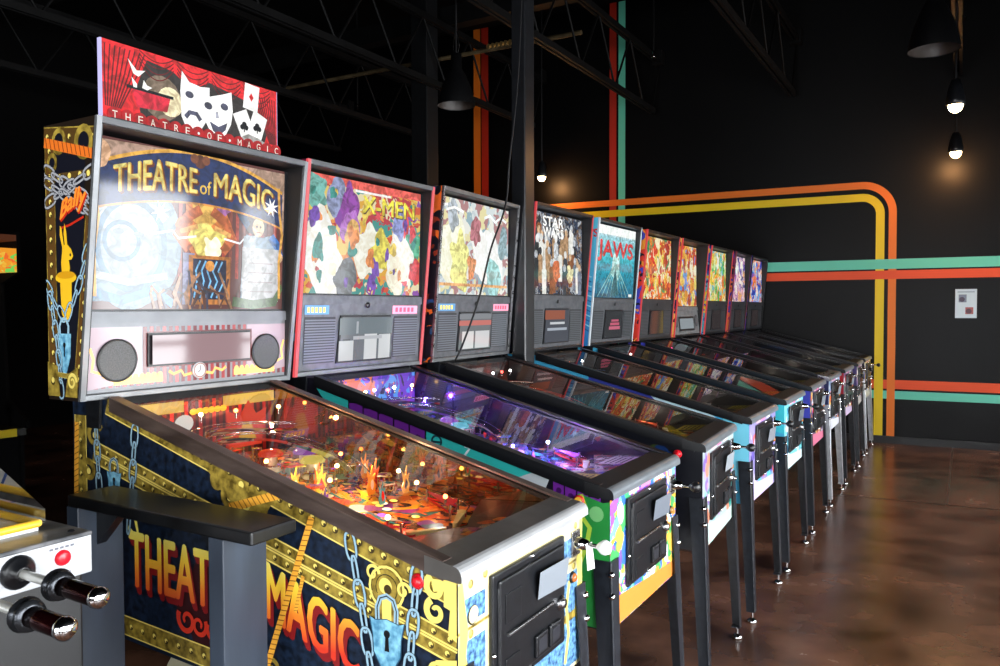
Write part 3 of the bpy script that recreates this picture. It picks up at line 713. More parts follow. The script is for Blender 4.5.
def tom_side(P):
    mid = col((60, 14, 18), .4)
    P.blob((-.72, .72), .12, col((52, 12, 16), .45), random.Random(3), 14, 1, .2)
    P.band((-1.12, 1.185), (-.0, .880), .05, GOLD, GOLDL, 34, .0085)
    P.band((-1.18, 1.055), (0, .772), .058, GOLD, GOLDL, 30, .0075, 2)
    P.band((-1.24, .615), (0, .566), .05, GOLD, GOLDL, 26, .008)
    # upright strap, corner scrolls
    P.band((-1.235, .60), (-1.235, 1.15), .05, GOLD, GOLDL, 12, .008)
    for c, r, f in (((-1.17, 1.10), .035, 1), ((-1.2, 1.0), .03, -1), ((-.64, .995), .03, 1), ((-.585, .97), .034, -1), ((-.53, .985), .024, 1), ((-.60, 1.03), .022, -1), ((-.68, 1.03), .026, 1)):
        P.scroll(c, r, .020, GOLD, 1.2, f, .5); P.circ(c, .009, GOLDL, 10)
    P.poly([(-.72, 1.055), (-.5, 1.0), (-.52, .97), (-.6, .965), (-.66, 1.0)], GOLD); P.circ((-.585, .985), .014, GOLDL); P.circ((-.585, .985), .008, DARKG)
    for dz in (.012, -.012): P.scroll((-.05, .865+dz*2), .024, .016, GOLDL, 1.1, 1, 2)
    P.poly([(0, .91), (-.06, .905), (-.055, .88), (-.03, .885), (-.03, .855), (-.015, .85), (-.02, .80), (0, .79)], GOLDL)
    P.poly([(0, .755), (-.05, .745), (-.055, .70), (-.04, .66), (-.03, .70), (-.015, .715), (0, .72)], GOLDL); P.scroll((-.05, .72), .02, .012, GOLDL, 1.2)
    serif(P, 'THEATRE', ((-1.025, .72), (-.60, .72), (-.60, .852), (-1.025, .862)), GR_LET, REDSH, .016)
    P.stroke([(-1.03, .87), (-.985, .845), (-1.0, .90)], .012, GR_LET)
    serif(P, 'MAGIC', ((-.52, .735), (-.248, .665), (-.248, .772), (-.52, .865)), GR_LET, REDSH, .016)
    P.scroll((-.80, .672), .034, .016, GR_LET, 1.2, 1, 2.6); P.scroll((-.755, .668), .028, .013, GR_LET, 1.2, -1, 2.6); P.scroll((-.70, .664), .026, .012, GR_LET, 1.2, 1, 2.6); P.scroll((-.51, .62), .026, .012, GOLD, 1.2, 1)
    P.rope((-.378, .984), (-.53, .60), .017, ROPE, ROPED); P.rope((-.64, .972), (-.475, 1.022), .020, ROPE, ROPED); P.rope((-.405, .85), (-.43, .765), .010, ROPE, ROPED)
    P.rope((-1.262, .85), (-1.25, 1.13), .02, ROPE, ROPED)
    P.chain((-1.165, 1.17), (-1.145, .86), .060, .026, LINK, LINKD); P.chain((-.993, 1.135), (-1.03, .86), .062, .028, LINK, LINKD, .004)
    P.chain((-.273, .962), (-.205, .62), .060, .028, LINK, LINKD, .006); P.chain((-.093, .92), (-.125, .60), .060, .028, LINK, LINKD)
    # padlocks
    for cx, cz, s in ((-1.085, .985, .7), (-.171, .765, 1)):
        if s == 1:
            P.ring((cx, .866), .034, .010, GOLD); P.ring((cx, .866), .044, .006, GOLDL); P.circ((cx, .866), .027, GOLD); P.circ((cx-.003, .870), .017, GOLDL); P.circ((cx+.003, .864), .010, DARKG); P.rect(cx-.022, .79, cx+.022, .85, GOLD); P.rect(cx-.012, .792, cx+.012, .845, GOLDL)
        P.stroke([(cx-.024*s, cz+.03*s), (cx-.025*s, cz+.058*s), (cx-.017*s, cz+.078*s), (cx, cz+.085*s), (cx+.017*s, cz+.078*s), (cx+.025*s, cz+.058*s), (cx+.024*s, cz+.03*s)], .012*s, LINK)
        P.stroke([(cx-.024*s, cz+.03*s), (cx-.025*s, cz+.058*s), (cx-.017*s, cz+.078*s), (cx, cz+.085*s), (cx+.017*s, cz+.078*s), (cx+.025*s, cz+.058*s), (cx+.024*s, cz+.03*s)], .003*s, LINKD)
        q = [(-.044, .035), (-.03, .03), (0, .036), (.03, .03), (.044, .035), (.036, 0), (.034, -.035), (.014, -.066), (0, -.08), (-.014, -.066), (-.034, -.035), (-.036, 0)]
        P.poly([(cx+a*s*1.08, cz+c*s*1.05) for a, c in q], col((34, 70, 96), .4)); P.poly([(cx+a*s, cz+c*s) for a, c in q], mottled('blue_lock_ink', (70, 130, 165), (140, 200, 222), 60, .35))
        P.circ((cx, cz+.006*s), .0085*s, BLACKM, 12); P.poly([(cx-.004*s, cz), (cx+.004*s, cz), (cx+.006*s, cz-.03*s), (cx-.006*s, cz-.03*s)], BLACKM)
    for cx, cz in ((-.128, .868), (-.208, .892)): P.scroll((cx, cz), .018, .008, GOLDL, 1.2)
YEL, SPK = col((214, 198, 96), .4), mottled('sparkle_cloth_blue', (22, 60, 104), (112, 164, 204), 90, .4)
CREAM = col((208, 196, 150), .4)
def tom_front(P):
    P.rect(.02, .56, .10, .895, SPK); P.rect(.46, .545, .55, .895, SPK); P.rect(.10, .545, .46, .63, SPK); P.rect(.02, .545, .55, .60, SPK)
    P.rect(0, .78, .57, .815, CREAM); P.rect(0, .80, .57, .806, GOLD); P.rect(0, .865, .57, .905, CREAM); P.rect(0, .66, .57, .68, GOLD)
    for x in (0, .57): P.stroke([(x, .54), (x+(.012 if x == 0 else -.012), .62), (x+(.03 if x == 0 else -.03), .68), (x+(.012 if x == 0 else -.012), .75), (x+(.02 if x == 0 else -.02), .80), (x, .9)], .03, YEL)
    P.stroke([(.47, .56), (.49, .63), (.478, .70), (.495, .76)], .014, YEL)
    for c in ((.045, .89), (.10, .895), (.53, .89), (.045, .79), (.52, .79), (.06, .67)): P.circ(c, .009, GOLD, 10); P.circ((c[0]-.002, c[1]+.002), .006, YEL, 10)
    P.circ((.052, .826), .020, BLACKM); P.circ((.055, .826), .0175, CREAM)
def tom_bb(P):
    dk = col((14, 15, 26), .4); R0, R1 = -1.275, -1.02
    P.poly([(-1.222, 1.22), (-1.13, 1.22), (-1.09, 1.62), (-1.07, 1.90), (-1.222, 1.90)], dk)
    P.band((-1.249, 1.24), (-1.249, 1.90), .045, col((92, 62, 24), .4), GOLD, 20, .009)
    P.band((-1.128, 1.24), (-1.052, 1.70), .04, col((92, 62, 24), .4), GOLD, 14, .008)
    P.band((-1.275, 1.89), (-1.02, 1.868), .05, col((80, 56, 22), .4), GOLD, 7, .009)
    P.circ((-1.20, 1.872), .035, GOLD); P.circ((-1.20, 1.872), .022, dk); P.circ((-1.08, 1.86), .045, GOLD); P.circ((-1.08, 1.86), .026, dk)
    P.rope((-1.273, 1.876), (-1.025, 1.827), .026, col((226, 112, 28), .5), col((130, 52, 14), .5))
    P.circ((-1.235, 1.82), .026, GOLD); P.circ((-1.235, 1.82), .014, dk)
    P.rect(-1.275, 1.77, -1.03, 1.79, col((84, 62, 26), .4))
    for q in (-1.25, -1.2, -1.15, -1.1, -1.06): P.circ((q, 1.78), .008, GOLDL, 10)
    ch = col((160, 160, 164), .35)
    P.chain((-1.272, 1.806), (-1.03, 1.70), .06, .030, ch, LINKD); P.chain((-1.272, 1.715), (-1.03, 1.79), .06, .030, ch, LINKD); P.chain((-1.272, 1.775), (-1.04, 1.672), .055, .026, ch, LINKD)
    OR = col((246, 140, 44), .4); O2 = col((190, 40, 20), .4)
    def sl(o): return lambda x, y: (-1.205+.118*x+.02*y+o, 1.655+.062*y+.030*x+.012*math.sin(3*x)-o)
    P.text('Bally', 0, 0, 0, 0, O2, .09, sl(.005)); P.text('Bally', 0, 0, 0, 0, OR, .07, sl(0)); P.stroke([(-1.20, 1.648), (-1.15, 1.655), (-1.085, 1.672)], .006, O2)
    # rabbit coming out of a hat
    Y = col((236, 184, 34), .4)
    P.poly([(-1.20, 1.655), (-1.193, 1.648), (-1.182, 1.60), (-1.19, 1.597), (-1.203, 1.63)], Y); P.poly([(-1.178, 1.66), (-1.170, 1.64), (-1.166, 1.60), (-1.178, 1.60), (-1.183, 1.635)], Y)
    P.poly([(-1.19, 1.605), (-1.165, 1.605), (-1.147, 1.592), (-1.138, 1.575), (-1.146, 1.566), (-1.16, 1.565), (-1.155, 1.545), (-1.16, 1.53), (-1.195, 1.53), (-1.198, 1.56), (-1.192, 1.585)], Y)
    P.circ((-1.176, 1.52), .052, Y, 16, .3); P.circ((-1.176, 1.527), .045, col((210, 150, 20), .4), 16, .22); P.poly([(-1.205, 1.515), (-1.148, 1.515), (-1.15, 1.43), (-1.165, 1.405), (-1.185, 1.405), (-1.20, 1.43)], Y); P.circ((-1.152, 1.578), .004, dk); P.circ((-1.165, 1.445), .003, dk)
    P.chain((-1.272, 1.515), (-1.18, 1.415), .05, .024, LINK, LINKD, -.014); P.chain((-1.07, 1.60), (-1.18, 1.415), .052, .026, LINK, LINKD, .014)
    cx, cz = -1.19, 1.345
    P.stroke([(cx-.02, cz+.02), (cx-.022, cz+.05), (cx-.01, cz+.068), (cx+.01, cz+.068), (cx+.022, cz+.05), (cx+.02, cz+.02)], .009, LINK)
    P.poly([(cx-.034, cz+.03), (cx+.034, cz+.03), (cx+.03, cz-.03), (cx+.008, cz-.075), (cx, cz-.09), (cx-.008, cz-.075), (cx-.03, cz-.03)], mottled('blue_lock_ink', (70, 130, 165), (140, 200, 222), 60, .35))
    P.circ((cx, cz), .007, BLACKM); P.rect(cx-.003, cz-.03, cx+.003, cz, BLACKM)
    P.chain((-1.262, 1.48), (-1.21, 1.21), .05, .026, LINK, LINKD, .012)
    P.band((-1.235, 1.268), (-1.125, 1.262), .012, GOLD, GOLDL, 0); P.poly([(-1.275, 1.21), (-1.215, 1.21), (-1.225, 1.29), (-1.275, 1.30)], GOLD); P.poly([(-1.13, 1.21), (-1.19, 1.21), (-1.175, 1.27), (-1.125, 1.29)], GOLD); P.scroll((-1.155, 1.25), .022, .01, GOLDL); P.circ((-1.25, 1.25), .011, DARKG); P.circ((-1.25, 1.252), .008, GOLDL)

def G(c, s=1.0):
    """backlit ink, mottled like brushwork"""
    k = ('G', tuple(c), s)
    if k not in MC:
        m, nt, b_ = bsdf('backlit_ink'); lk = nt.links.new
        tc = N(nt, 'ShaderNodeTexCoord'); no = N(nt, 'ShaderNodeTexNoise', Scale=30.0, Detail=4.0); no.inputs['Distortion'].default_value = 1.2; lk(tc.outputs['Object'], no.inputs['Vector'])
        cr = N(nt, 'ShaderNodeValToRGB'); e = cr.color_ramp.elements; e[0].position, e[1].position = .38, .60
        dk = sum(c) < 690; e[0].color = L([max(0, x*(.76 if dk else .94)-(6 if i == 2 else 0)) for i, x in enumerate(c)]); e[1].color = L([min(255, x*1.06+4) for x in c])
        lk(no.outputs['Fac'], cr.inputs[0]); lk(cr.outputs[0], b_.inputs['Emission Color']); b_.inputs['Emission Strength'].default_value = s
        b_.inputs['Base Color'].default_value = (.02, .02, .02, 1); b_.inputs['Roughness'].default_value = .07; MC[k] = m
    return MC[k]
def tom_glass(P, wd, hg):
    r = random.Random(5)
    for i in range(26): P.rect(.02+i*.0255, .1, .02+i*.0255+.012, hg*.80, G((150 if i % 2 else 196, 74, 58), .8))
    # pale swirling apparition at left, also painting in a window's white reflection
    P.blob((.12, .18), .16, G((150, 186, 214), .6), r, 16, 1.15, .12); P.blob((.11, .20), .12, G((184, 208, 226), .6), r, 14, 1.1, .15); P.blob((.12, .26), .10, G((206, 220, 234), .65), r, 12, .5, .15)
    P.ring((.13, .18), .10, .018, G((110, 160, 200), .6), 22, 1.2); P.ring((.10, .19), .05, .012, G((96, 150, 196), .6), 18)
    P.stroke([(.02, .05), (.1, .03), (.2, .06), (.26, .02)], .025, G((90, 150, 200), .9)); P.stroke([(.0, .1), (.12, .08), (.24, .1)], .02, G((210, 226, 238), .7)); P.circ((.09, .215), .016, G((130, 150, 170), .8), 14, .5); P.circ((.15, .21), .016, G((130, 150, 170), .8), 14, .5)
    # glowing brass contraption and blue box at the centre
    P.blob((.37, .25), .10, G((226, 130, 58), 1), r, 14, 1, .2); P.blob((.37, .30), .055, G((250, 190, 90), 1), r, 12, 1, .15); P.blob((.38, .20), .06, G((255, 226, 120), 1.1), r, 11, .9, .3); P.blob((.39, .19), .03, G((255, 248, 210), 1.2), r)
    P.blob((.43, .31), .03, G((190, 120, 190), .9), r, 10); P.poly([(.45, .34), (.47, .37), (.475, .345), (.49, .36), (.48, .33)], G((250, 200, 70), 1))
    for s in (-1, 1): P.stroke([(.37+s*.02, .30), (.37+s*.07, .27), (.37+s*.10, .22), (.37+s*.06, .18)], .03, G((214, 112, 60), .9)); P.stroke([(.37+s*.03, .25), (.37+s*.09, .23)], .014, G((250, 180, 100), 1))
    P.rect(.29, .02, .33, .17, G((150, 150, 190), .9)); P.rect(.31, .02, .46, .165, G((210, 130, 50), .9)); P.rect(.325, .035, .445, .155, G((22, 34, 70), .8))
    for k in range(5): P.stroke([(.33+.02*k, .04), (.34+.024*k, .09), (.335+.02*k, .12), (.35+.02*k, .15)], .006, G((120, 190, 250), 1.1))
    P.circ((.385, .135), .016, G((250, 160, 70), 1))
    for s in (-1, 1): P.stroke([(.385+s*.05, .22), (.385+s*.11, .21), (.385+s*.13, .23), (.385+s*.2, .215)], .006, G((235, 240, 255), 1.2))
    for i in range(30):
        a = r.uniform(.2, .56); P.stroke([(a, r.uniform(.0, .02)), (a+r.uniform(-.03, .03), .05), (a+r.uniform(-.05, .05), r.uniform(.06, .12))], .008, G(r.choice(((150, 96, 62), (96, 54, 40), (184, 130, 90), (60, 60, 84))), .9))
    # stage performer in blue with raised arms
    P.stroke([(.475, .335), (.50, .30), (.535, .265)], [.022, .03, .036], G((40, 70, 110), .9)); P.circ((.473, .345), .018, G((240, 190, 130), 1)); P.blob((.565, .275), .042, G((60, 36, 26), .9), r, 12); P.circ((.568, .265), .024, G((240, 196, 150), 1), 16, 1.25)
    P.poly([(.52, .24), (.55, .235), (.585, .235), (.625, .245), (.64, .20), (.62, .03), (.50, .03), (.505, .19)], G((150, 180, 206), .7)); P.poly([(.51, .235), (.56, .24), (.55, .10), (.50, .06)], G((190, 204, 218), .7)); P.stroke([(.62, .24), (.65, .21), (.665, .175)], .03, G((40, 110, 190), .9)); P.circ((.655, .175), .018, G((240, 190, 140), 1), 12)
    P.circ((.562, .268), .004, G((40, 24, 20), .8)); P.circ((.577, .268), .004, G((40, 24, 20), .8)); P.stroke([(.56, .25), (.575, .25)], .003, G((160, 60, 50), .8))
    P.rect(.505, .03, .655, .20, G((226, 226, 230), .65));  # white sheet paints in a window reflection
    for k in range(4): P.rect(.53, .06+.03*k, .63, .064+.03*k, G((180, 164, 166), .7))
    P.stroke([(.47, .03), (.55, .02), (.64, .03), (.68, .08)], .03, G((80, 110, 60), .9))
    # title banner
    def arch(x): return .045*(1-(2*x-1)**2)
    up = [(wd*(.03+.94*i/20), .385+arch(i/20)+.03*math.sin(PI*i/20)) for i in range(21)]; lo = [(wd*(.97-.94*i/20), .27+arch(1-i/20)) for i in range(21)]
    P.poly([(.0, .45), (wd, .45), (wd, .25), (.655, .27)]+[(x, z) for x, z in up[::-1]]+[(.03, .29), (0, .3)], G((196, 160, 140), .9))
    P.poly(up+lo, G((28, 50, 104), .9)); P.stroke(up, .010, G((250, 178, 70), 1)); P.stroke(lo, .006, G((226, 150, 60), 1))
    for s in (.015, .65): P.stroke([(s, .40), (s+.005, .32), (s+.018, .25), (s+.006, .16), (s+.01, .04)], .010, G((244, 176, 76), 1))
    P.circ((.345, .438), .02, G((110, 60, 40), .8)); P.circ((.325, .444), .014, G((140, 80, 50), .8)); P.circ((.365, .444), .014, G((140, 80, 50), .8))
    P.blob((.03, .42), .035, G((250, 190, 150), 1), r)
    def tw(a, c, s, o=0): return lambda x, y: (a+(c-a)*x+o, .30+arch((a+(c-a)*x)/wd)+y*s*(1.12-.2*abs(2*x-1) if s > .05 else 1)-o)
    for st, a, c, s in (('THEATRE', .075, .335, .075), ('of', .345, .385, .034), ('MAGIC', .395, .625, .075)):
        if st == 'of':
            P.text(st, 0, 0, 0, 0, G((250, 196, 80), 1), .02, lambda x, y: (a+(c-a)*x, .345+y*.04)); continue
        P.text(st, 0, 0, 0, 0, G((120, 50, 20), .7), .10, tw(a, c, s, .005)); P.text(st, 0, 0, 0, 0, G((252, 184, 56), .95), .06, tw(a, c, s)); P.text(st, 0, 0, 0, 0, G((255, 226, 130), .95), .0, tw(a, c, s, -.001))
    for c in ((.215, .28), (.62, .335)):
        for k in range(4): a = k*PI/4+.3; P.stroke([(c[0]-.03*math.cos(a), c[1]-.03*math.sin(a)), c, (c[0]+.03*math.cos(a), c[1]+.03*math.sin(a))], [.001, .012, .001], G((255, 255, 255), 1.2))
def tom_panel(P, wd, hg):
    for i in range(34): P.rect(.0+i*.0204, .012, .0+i*.0204+.012, hg-.03, col(((128, 50, 52) if i % 2 else (84, 28, 34)), .12))
    for a, c in ((0, .16), (wd-.16, wd)): 
        P.poly([(a, .01), (c, .03), (c, hg-.03), (a, hg-.03)], col((138, 120, 128), .12))
    for a, c in ((.075, .225), (.475, .64)):
        P.rect(a, .018, c, .036, col((206, 172, 86), .2))
        for k in range(8): P.circ((a+(c-a)*(k+.5)/8, .038), .0085, col((206, 172, 86), .2), 10)
    P.rect(.165, .058, .545, hg-.044, col((90, 48, 50), .15))
    for s in (-1, 1): P.stroke([(.345+s*.02, .035), (.345+s*.05, .03), (.345+s*.06, .045), (.345+s*.085, .036), (.345+s*.10, .046)], .008, col((214, 150, 70), .2)); P.stroke([(.345+s*.30, .05), (.345+s*.33, .06), (.345+s*.325, .09), (.345+s*.335, .12)], .008, col((230, 176, 90), .2)); P.stroke([(.345+s*.30, .045), (.345+s*.27, .03), (.345+s*.25, .036)], .008, col((230, 176, 90), .2))
def tom_parts(o, P, wd, hg):
    for cx in (.085, wd-.085):
        b = MB(); p = Pan(b, P.o, P.u, P.v); p.h = .002; c = p.P(cx, .085); b.lathe(c, p.n, [(.058, 0), (.058, .004), (.053, .005), (.053, .002), (0, .0021)], BLACKP, 32); p.h = .005
        p.circ((cx, .085), .053, mottled('speaker_mesh', (44, 46, 48), (66, 68, 70), 300, .5), 32); b.build('speaker_grille', o)
    b = MB(); p = Pan(b, P.o, P.u, P.v); p.h = .0045; q = [(.175, .062), (.535, .062), (.535, hg-.048), (.175, hg-.048)]
    b.hexa([P.P(*c) for c in q]+[P.P(*c)+P.n*.005 for c in q], BLACKM); p.h = .014; p.rect(.183, .068, .527, hg-.054, glow((176, 140, 146), .75, .06)); b.build('display', o)  # unlit display; its pale glow stands in for a reflection
    b = MB(); p = Pan(b, P.o, P.u, P.v); p.h = .002; c = p.P(.345, .042); b.lathe(c, p.n, [(.024, 0), (.024, .004), (.02, .005), (0, .0055)], col((170, 166, 170), .3), 24); p.h = .008; p.ring((.345, .042), .020, .003, col((120, 80, 60))); p.stroke([(.345, .042), (.345, .056)], .003, BLACKM); p.stroke([(.345, .042), (.338, .036)], .003, BLACKM); b.build('clock_emblem', o)
def tom_pf(P, r):
    P.h = .0005
    for i in range(46): # flame and feather sweeps round the middle
        a = r.uniform(0, 2*PI); l = r.uniform(.08, .26); u0, v0 = .5+.06*math.cos(a), .42+.05*math.sin(a)
        c = r.choice(((246, 170, 40), (240, 220, 60), (230, 80, 30), (150, 70, 170), (60, 150, 150), (250, 240, 220), (200, 40, 40)))
        P.stroke([(u0, v0), (u0+.6*l*math.cos(a), v0+.5*l*math.sin(a)), (u0+l*math.cos(a+.25), v0+.8*l*math.sin(a+.25))], [.008, .035, .004], col(c, .25))
    P.circ((.5, .42), .07, col((250, 210, 70), .25), 20, .6); P.circ((.5, .42), .05, glow((255, 244, 200), 1.1), 20, .6)
    for k in range(8): P.circ((.5+.12*math.cos(k*PI/4), .42+.07*math.sin(k*PI/4)), .024, glow(((255, 200, 80), (255, 90, 60), (200, 120, 255), (255, 255, 210))[k % 4], 1.6), 14, .5)
def tom_back(p, r):
    for i in range(22): p.rect(i/22, 0, i/22+.024, .95, col(((190, 30, 26), (120, 16, 18))[i % 2], .4))
    p.rect(0, .8, .36, .97, glow((246, 196, 84), .8)); p.rect(.62, .8, 1, .97, glow((246, 196, 84), .8)); p.circ((.36, .62), .06, glow((245, 240, 230), .8), 18, 2.2)
    for k in range(6): p.circ((.42+.04*k, .78), .025, col((240, 206, 60)), 12, 2)
    p.poly([(.66, .1), (.90, .1), (.94, .7), (.86, .62), (.80, .86), (.74, .62), (.64, .72)], glow((236, 60, 34), .8)); p.poly([(.72, .2), (.86, .2), (.82, .5), (.76, .5)], glow((252, 190, 60), .7))
TOM = dict(side=BLUEF, front=CREAM, side_art=tom_side, front_art=tom_front, bb_art=tom_bb, bbside=col((30, 20, 12), .4), bb=(1.20, 1.92, -1.115, -1.02), div=1.42, rec=(.03, .07), trim=mottled('alu_trim', (104, 106, 108), (120, 122, 124), 10, .4, .5), trimw=.014, frame=mottled('alu_frame', (96, 98, 100), (114, 116, 118), 10, .38, .6),
    glass=glow((104, 50, 42), .8), glass_art=tom_glass, panel=mottled('alu_panel', (92, 94, 98), (104, 106, 110), 10, .3, .3), panel_art=tom_panel, panel_parts=tom_parts, rail=mottled('brown_steel', (84, 69, 64), (128, 109, 101), 20, .34, .7, stretch=(.2, 1, 1)), lip=mottled('bright_lip_highlight', (170, 171, 173), (190, 191, 193), 6, .34, .45), lock=mottled('worn_steel', (118, 114, 110), (150, 146, 142), 5, .34, .9), tagc=(120, 126, 134), knob=col((226, 228, 230), .25), start=glow((255, 140, 30), .9), flipb=RED, flipr=col((190, 12, 28), .35), tourney=None, seed=11,  # lip paler than the lock top, window highlight put into its colour
    pf=art('stage_playfield', ((150, 74, 30), (230, 150, 50), (60, 26, 24), (210, 60, 34), (120, 60, 120), (236, 206, 110), (40, 60, 70), (30, 20, 20), (200, 110, 50), (90, 30, 26)), 16, rough=.25),
    pal=((246, 176, 50), (226, 60, 36), (240, 214, 90), (150, 70, 170), (60, 140, 150), (250, 238, 210), (200, 110, 40), (250, 130, 40)), ins=1.8, pf_art=tom_pf, back=col((60, 14, 14)), back_art=tom_back, blade=col((176, 136, 92), .05, .95),
    sling=glow((226, 30, 40), .55), apron=mottled('apron_ink', (14, 13, 15), (34, 30, 28), 30, .5), cards=((40, 44, 60), (36, 40, 52)), flip=col((246, 226, 150), .3),  # slingshot plastics glow by themselves, red light put into their material
    nbulb=16, bulbs=[(.15, .93), (.4, .95), (.62, .94), (.9, .92), (.1, .72), (.3, .66), (.5, .75), (.72, .60), (.92, .68), (.08, .5), (.9, .46), (.2, .36), (.8, .36), (.28, .24), (.72, .24), (.5, .52)], bulbcol=((255, 196, 110), (255, 220, 150), (255, 120, 60)), bulbe=16,
    lights=((.25, .88, 1.5, (255, 210, 150)), (.75, .86, 1.4, (255, 190, 130)), (.3, .58, 1.2, (255, 226, 190)), (.7, .5, 1.1, (255, 214, 170)), (.3, .3, .6, (240, 226, 210)), (.62, .33, .5, (255, 60, 50)), (.78, .28, .2, (255, 236, 215))))
del TOM['tourney']
t = machine(0, TOM, 3, 'nearest pinball machine of the row, gold bands and chains on its side, red curtain topper')
pfo = [c for c in t.children if c.name.startswith('playfield') and 'glass' not in c.name][0]
r = random.Random(77)
for i, (u, v, hh, c) in enumerate(((.42, .60, .075, (246, 190, 50)), (.50, .55, .085, (250, 226, 80)), (.58, .60, .07, (236, 110, 40)), (.70, .47, .08, (250, 170, 50)), (.80, .50, .085, (240, 90, 40)), (.86, .42, .075, (252, 200, 70)), (.34, .46, .06, (130, 80, 190)), (.62, .40, .06, (70, 170, 170)), (.24, .52, .055, (236, 236, 224)), (.90, .58, .075, (250, 150, 40)))):
    q = PP(u, v, .002); b = MB(); w_ = hh*.42
    pts = [(-.35, 0), (.35, 0), (.55, .3), (.3, .45), (.5, .7), (.1, .6), (.15, 1), (-.2, .62), (-.5, .82), (-.35, .45), (-.6, .25)]
    b.add([(q.x+d, q.y+a*w_, q.z+z*hh) for d in (-.0015, .0015) for a, z in pts], [tuple(range(11))[::-1], tuple(range(11, 22))]+[(k, (k+1) % 11, 11+(k+1) % 11, 11+k) for k in range(11)], col(c, .2))
    p = Pan(b, (q.x+.0016, q.y, q.z), (0, w_, 0), (0, 0, hh)); p.blob((0, .34), .2, col(((250, 240, 200), (200, 40, 30), (60, 30, 60))[i % 3], .2), r, 7); b.build('plastic', pfo)
q = PP(.13, .66, .045); b = MB(); CW = col((240, 236, 190), .3)
for a in (0, .018, .036): b.box((q.x, q.y+a, q.z), (q.x+.004, q.y+a+.006, q.z+.05), CW); b.box((q.x, q.y, q.z+a*1.22), (q.x+.004, q.y+.042, q.z+a*1.22+.006), CW)
b.build('window_ornament', pfo)
# topper: edge-lit panel with curtains, masks and cards
b = MB(); x = -1.045; T0, T1, z0, z1 = -.052, .535, 1.924, 2.122
P = Pan(b, (x+.006, T0, z0), (0, 1, 0), (0, 0, 1)); wd, hg = T1-T0, z1-z0
b.box((x-.006, T0, z0), (x+.006, T1, z1), glow((200, 196, 250), 1.1)); RC, RD, RB = G((236, 30, 38), 1.1), G((120, 8, 16), .8), G((64, 58, 56), .6)
P.clip = lambda a, c: (min(max(a, 0), wd), min(max(c, 0), hg)); P.rect(.004, 0, wd-.002, hg, RC); P.poly([(.11, .02), (.53, .02), (.545, .06), (.50, .135), (.42, .15), (.33, .165), (.27, .13), (.21, .165), (.13, .175), (.10, .1)], RB)
P.circ((.175, .085), .06, G((150, 130, 110), .8)); P.circ((.20, .08), .04, G((255, 232, 190), 1.2)); 
for i in range(9): P.stroke([(.012+i*.014, hg-.01), (.01+i*.011, .12), (.012+i*.005, .03)], .004, RD); P.stroke([(wd-.012-i*.010, hg-.03), (wd-.012-i*.006, .09), (wd-.008-i*.003, .03)], .004, RD)
for k in range(4):
    c = .16+.115*k
    for j in range(4): P.stroke([(c+.052*s/6, .197-.010*j-(.020+.006*j)*(1-(s/6)**2)) for s in range(-6, 7)], .003, RD)
# two theatre masks, sad behind laughing
WM, GM = G((244, 244, 250), 1.25), G((90, 92, 120), .8)
P.poly([(.238, .175), (.262, .15), (.30, .145), (.33, .15), (.33, .07), (.30, .025), (.275, .01), (.25, .02), (.235, .05), (.232, .12)], WM); P.circ((.262, .115), .014, GM, 14, .7); P.stroke([(.248, .05), (.262, .066), (.285, .066), (.298, .05)], .013, GM)
P.poly([(.298, .13), (.33, .125), (.372, .14), (.408, .155), (.412, .10), (.405, .06), (.385, .025), (.36, .008), (.335, .02), (.312, .055), (.296, .10)], G((252, 252, 255), 1.3)); P.circ((.325, .098), .014, GM, 14, .75); P.circ((.382, .107), .014, GM, 14, .75); P.poly([(.328, .055), (.36, .045), (.392, .062), (.385, .04), (.362, .02), (.34, .03)], GM); P.poly([(.350, .085), (.358, .088), (.362, .07), (.350, .068)], G((190, 192, 210), 1))
# cards, dove, hat
def card(c, a, pip):
    q = [(-.028, -.04), (.028, -.04), (.028, .04), (-.028, .04)]; P.poly([(c[0]+u*math.cos(a)-v*math.sin(a), c[1]+u*math.sin(a)+v*math.cos(a)) for u, v in q], G((246, 246, 248), 1.15))
    if pip: P.poly([(c[0], c[1]+.013), (c[0]-.009, c[1]), (c[0], c[1]-.013), (c[0]+.009, c[1])], RC)
    else: P.circ(c, .009, BLACKM); P.circ((c[0]-.008, c[1]-.008), .008, BLACKM); P.circ((c[0]+.008, c[1]-.008), .008, BLACKM); P.stroke([c, (c[0], c[1]-.022)], .004, BLACKM)
card((.483, .158), -.12, 1); card((.455, .07), .45, 0); card((.505, .075), -.35, 0); P.poly([(.44, .03), (.47, .045), (.50, .04), (.535, .03), (.55, .008), (.43, .008)], G((190, 188, 186), .9))
P.poly([(.085, .09), (.20, .088), (.19, .05), (.10, .045)], G((226, 34, 60), 1)); P.stroke([(.07, .094), (.21, .092)], .008, BLACKM)
for q in ([(.075, .165), (.10, .14), (.125, .145), (.105, .125), (.09, .13)], [(.085, .12), (.10, .105), (.10, .095), (.09, .095)], [(.12, .12), (.13, .108), (.145, .105), (.13, .095), (.115, .098)]): P.poly(q, G((255, 255, 255), 1.2))
tp = b.build('topper', t, OFF)
b = MB(); P = Pan(b, (x+.012, T0, z0-.008), (0, 1, 0), (0, 0, 1)); st = 'THEATRE*OF*MAGIC'
for i, ch in enumerate(st):
    c = (.033+i*.0362, .019); P.h = .0; b.cyl(P.P(*c)-Vector((.005, 0, 0)), P.P(*c), .0195, None, G((206, 16, 24), .75), 18); P.h = .0006
    if ch != '*': hw = .0016 if ch == 'I' else .007; P.text(ch, c[0]-hw, c[1]-.010, c[0]+hw, c[1]+.010, G((255, 236, 226), 1))
    else: P.circ(c, .004, G((255, 255, 255), 1), 8)
b.build('letter_strip', tp)
b = MB(); b.box((-1.10, -.03, 1.921), (-1.03, .53, 1.926), BLACKM); b.build('base_plate', tp)
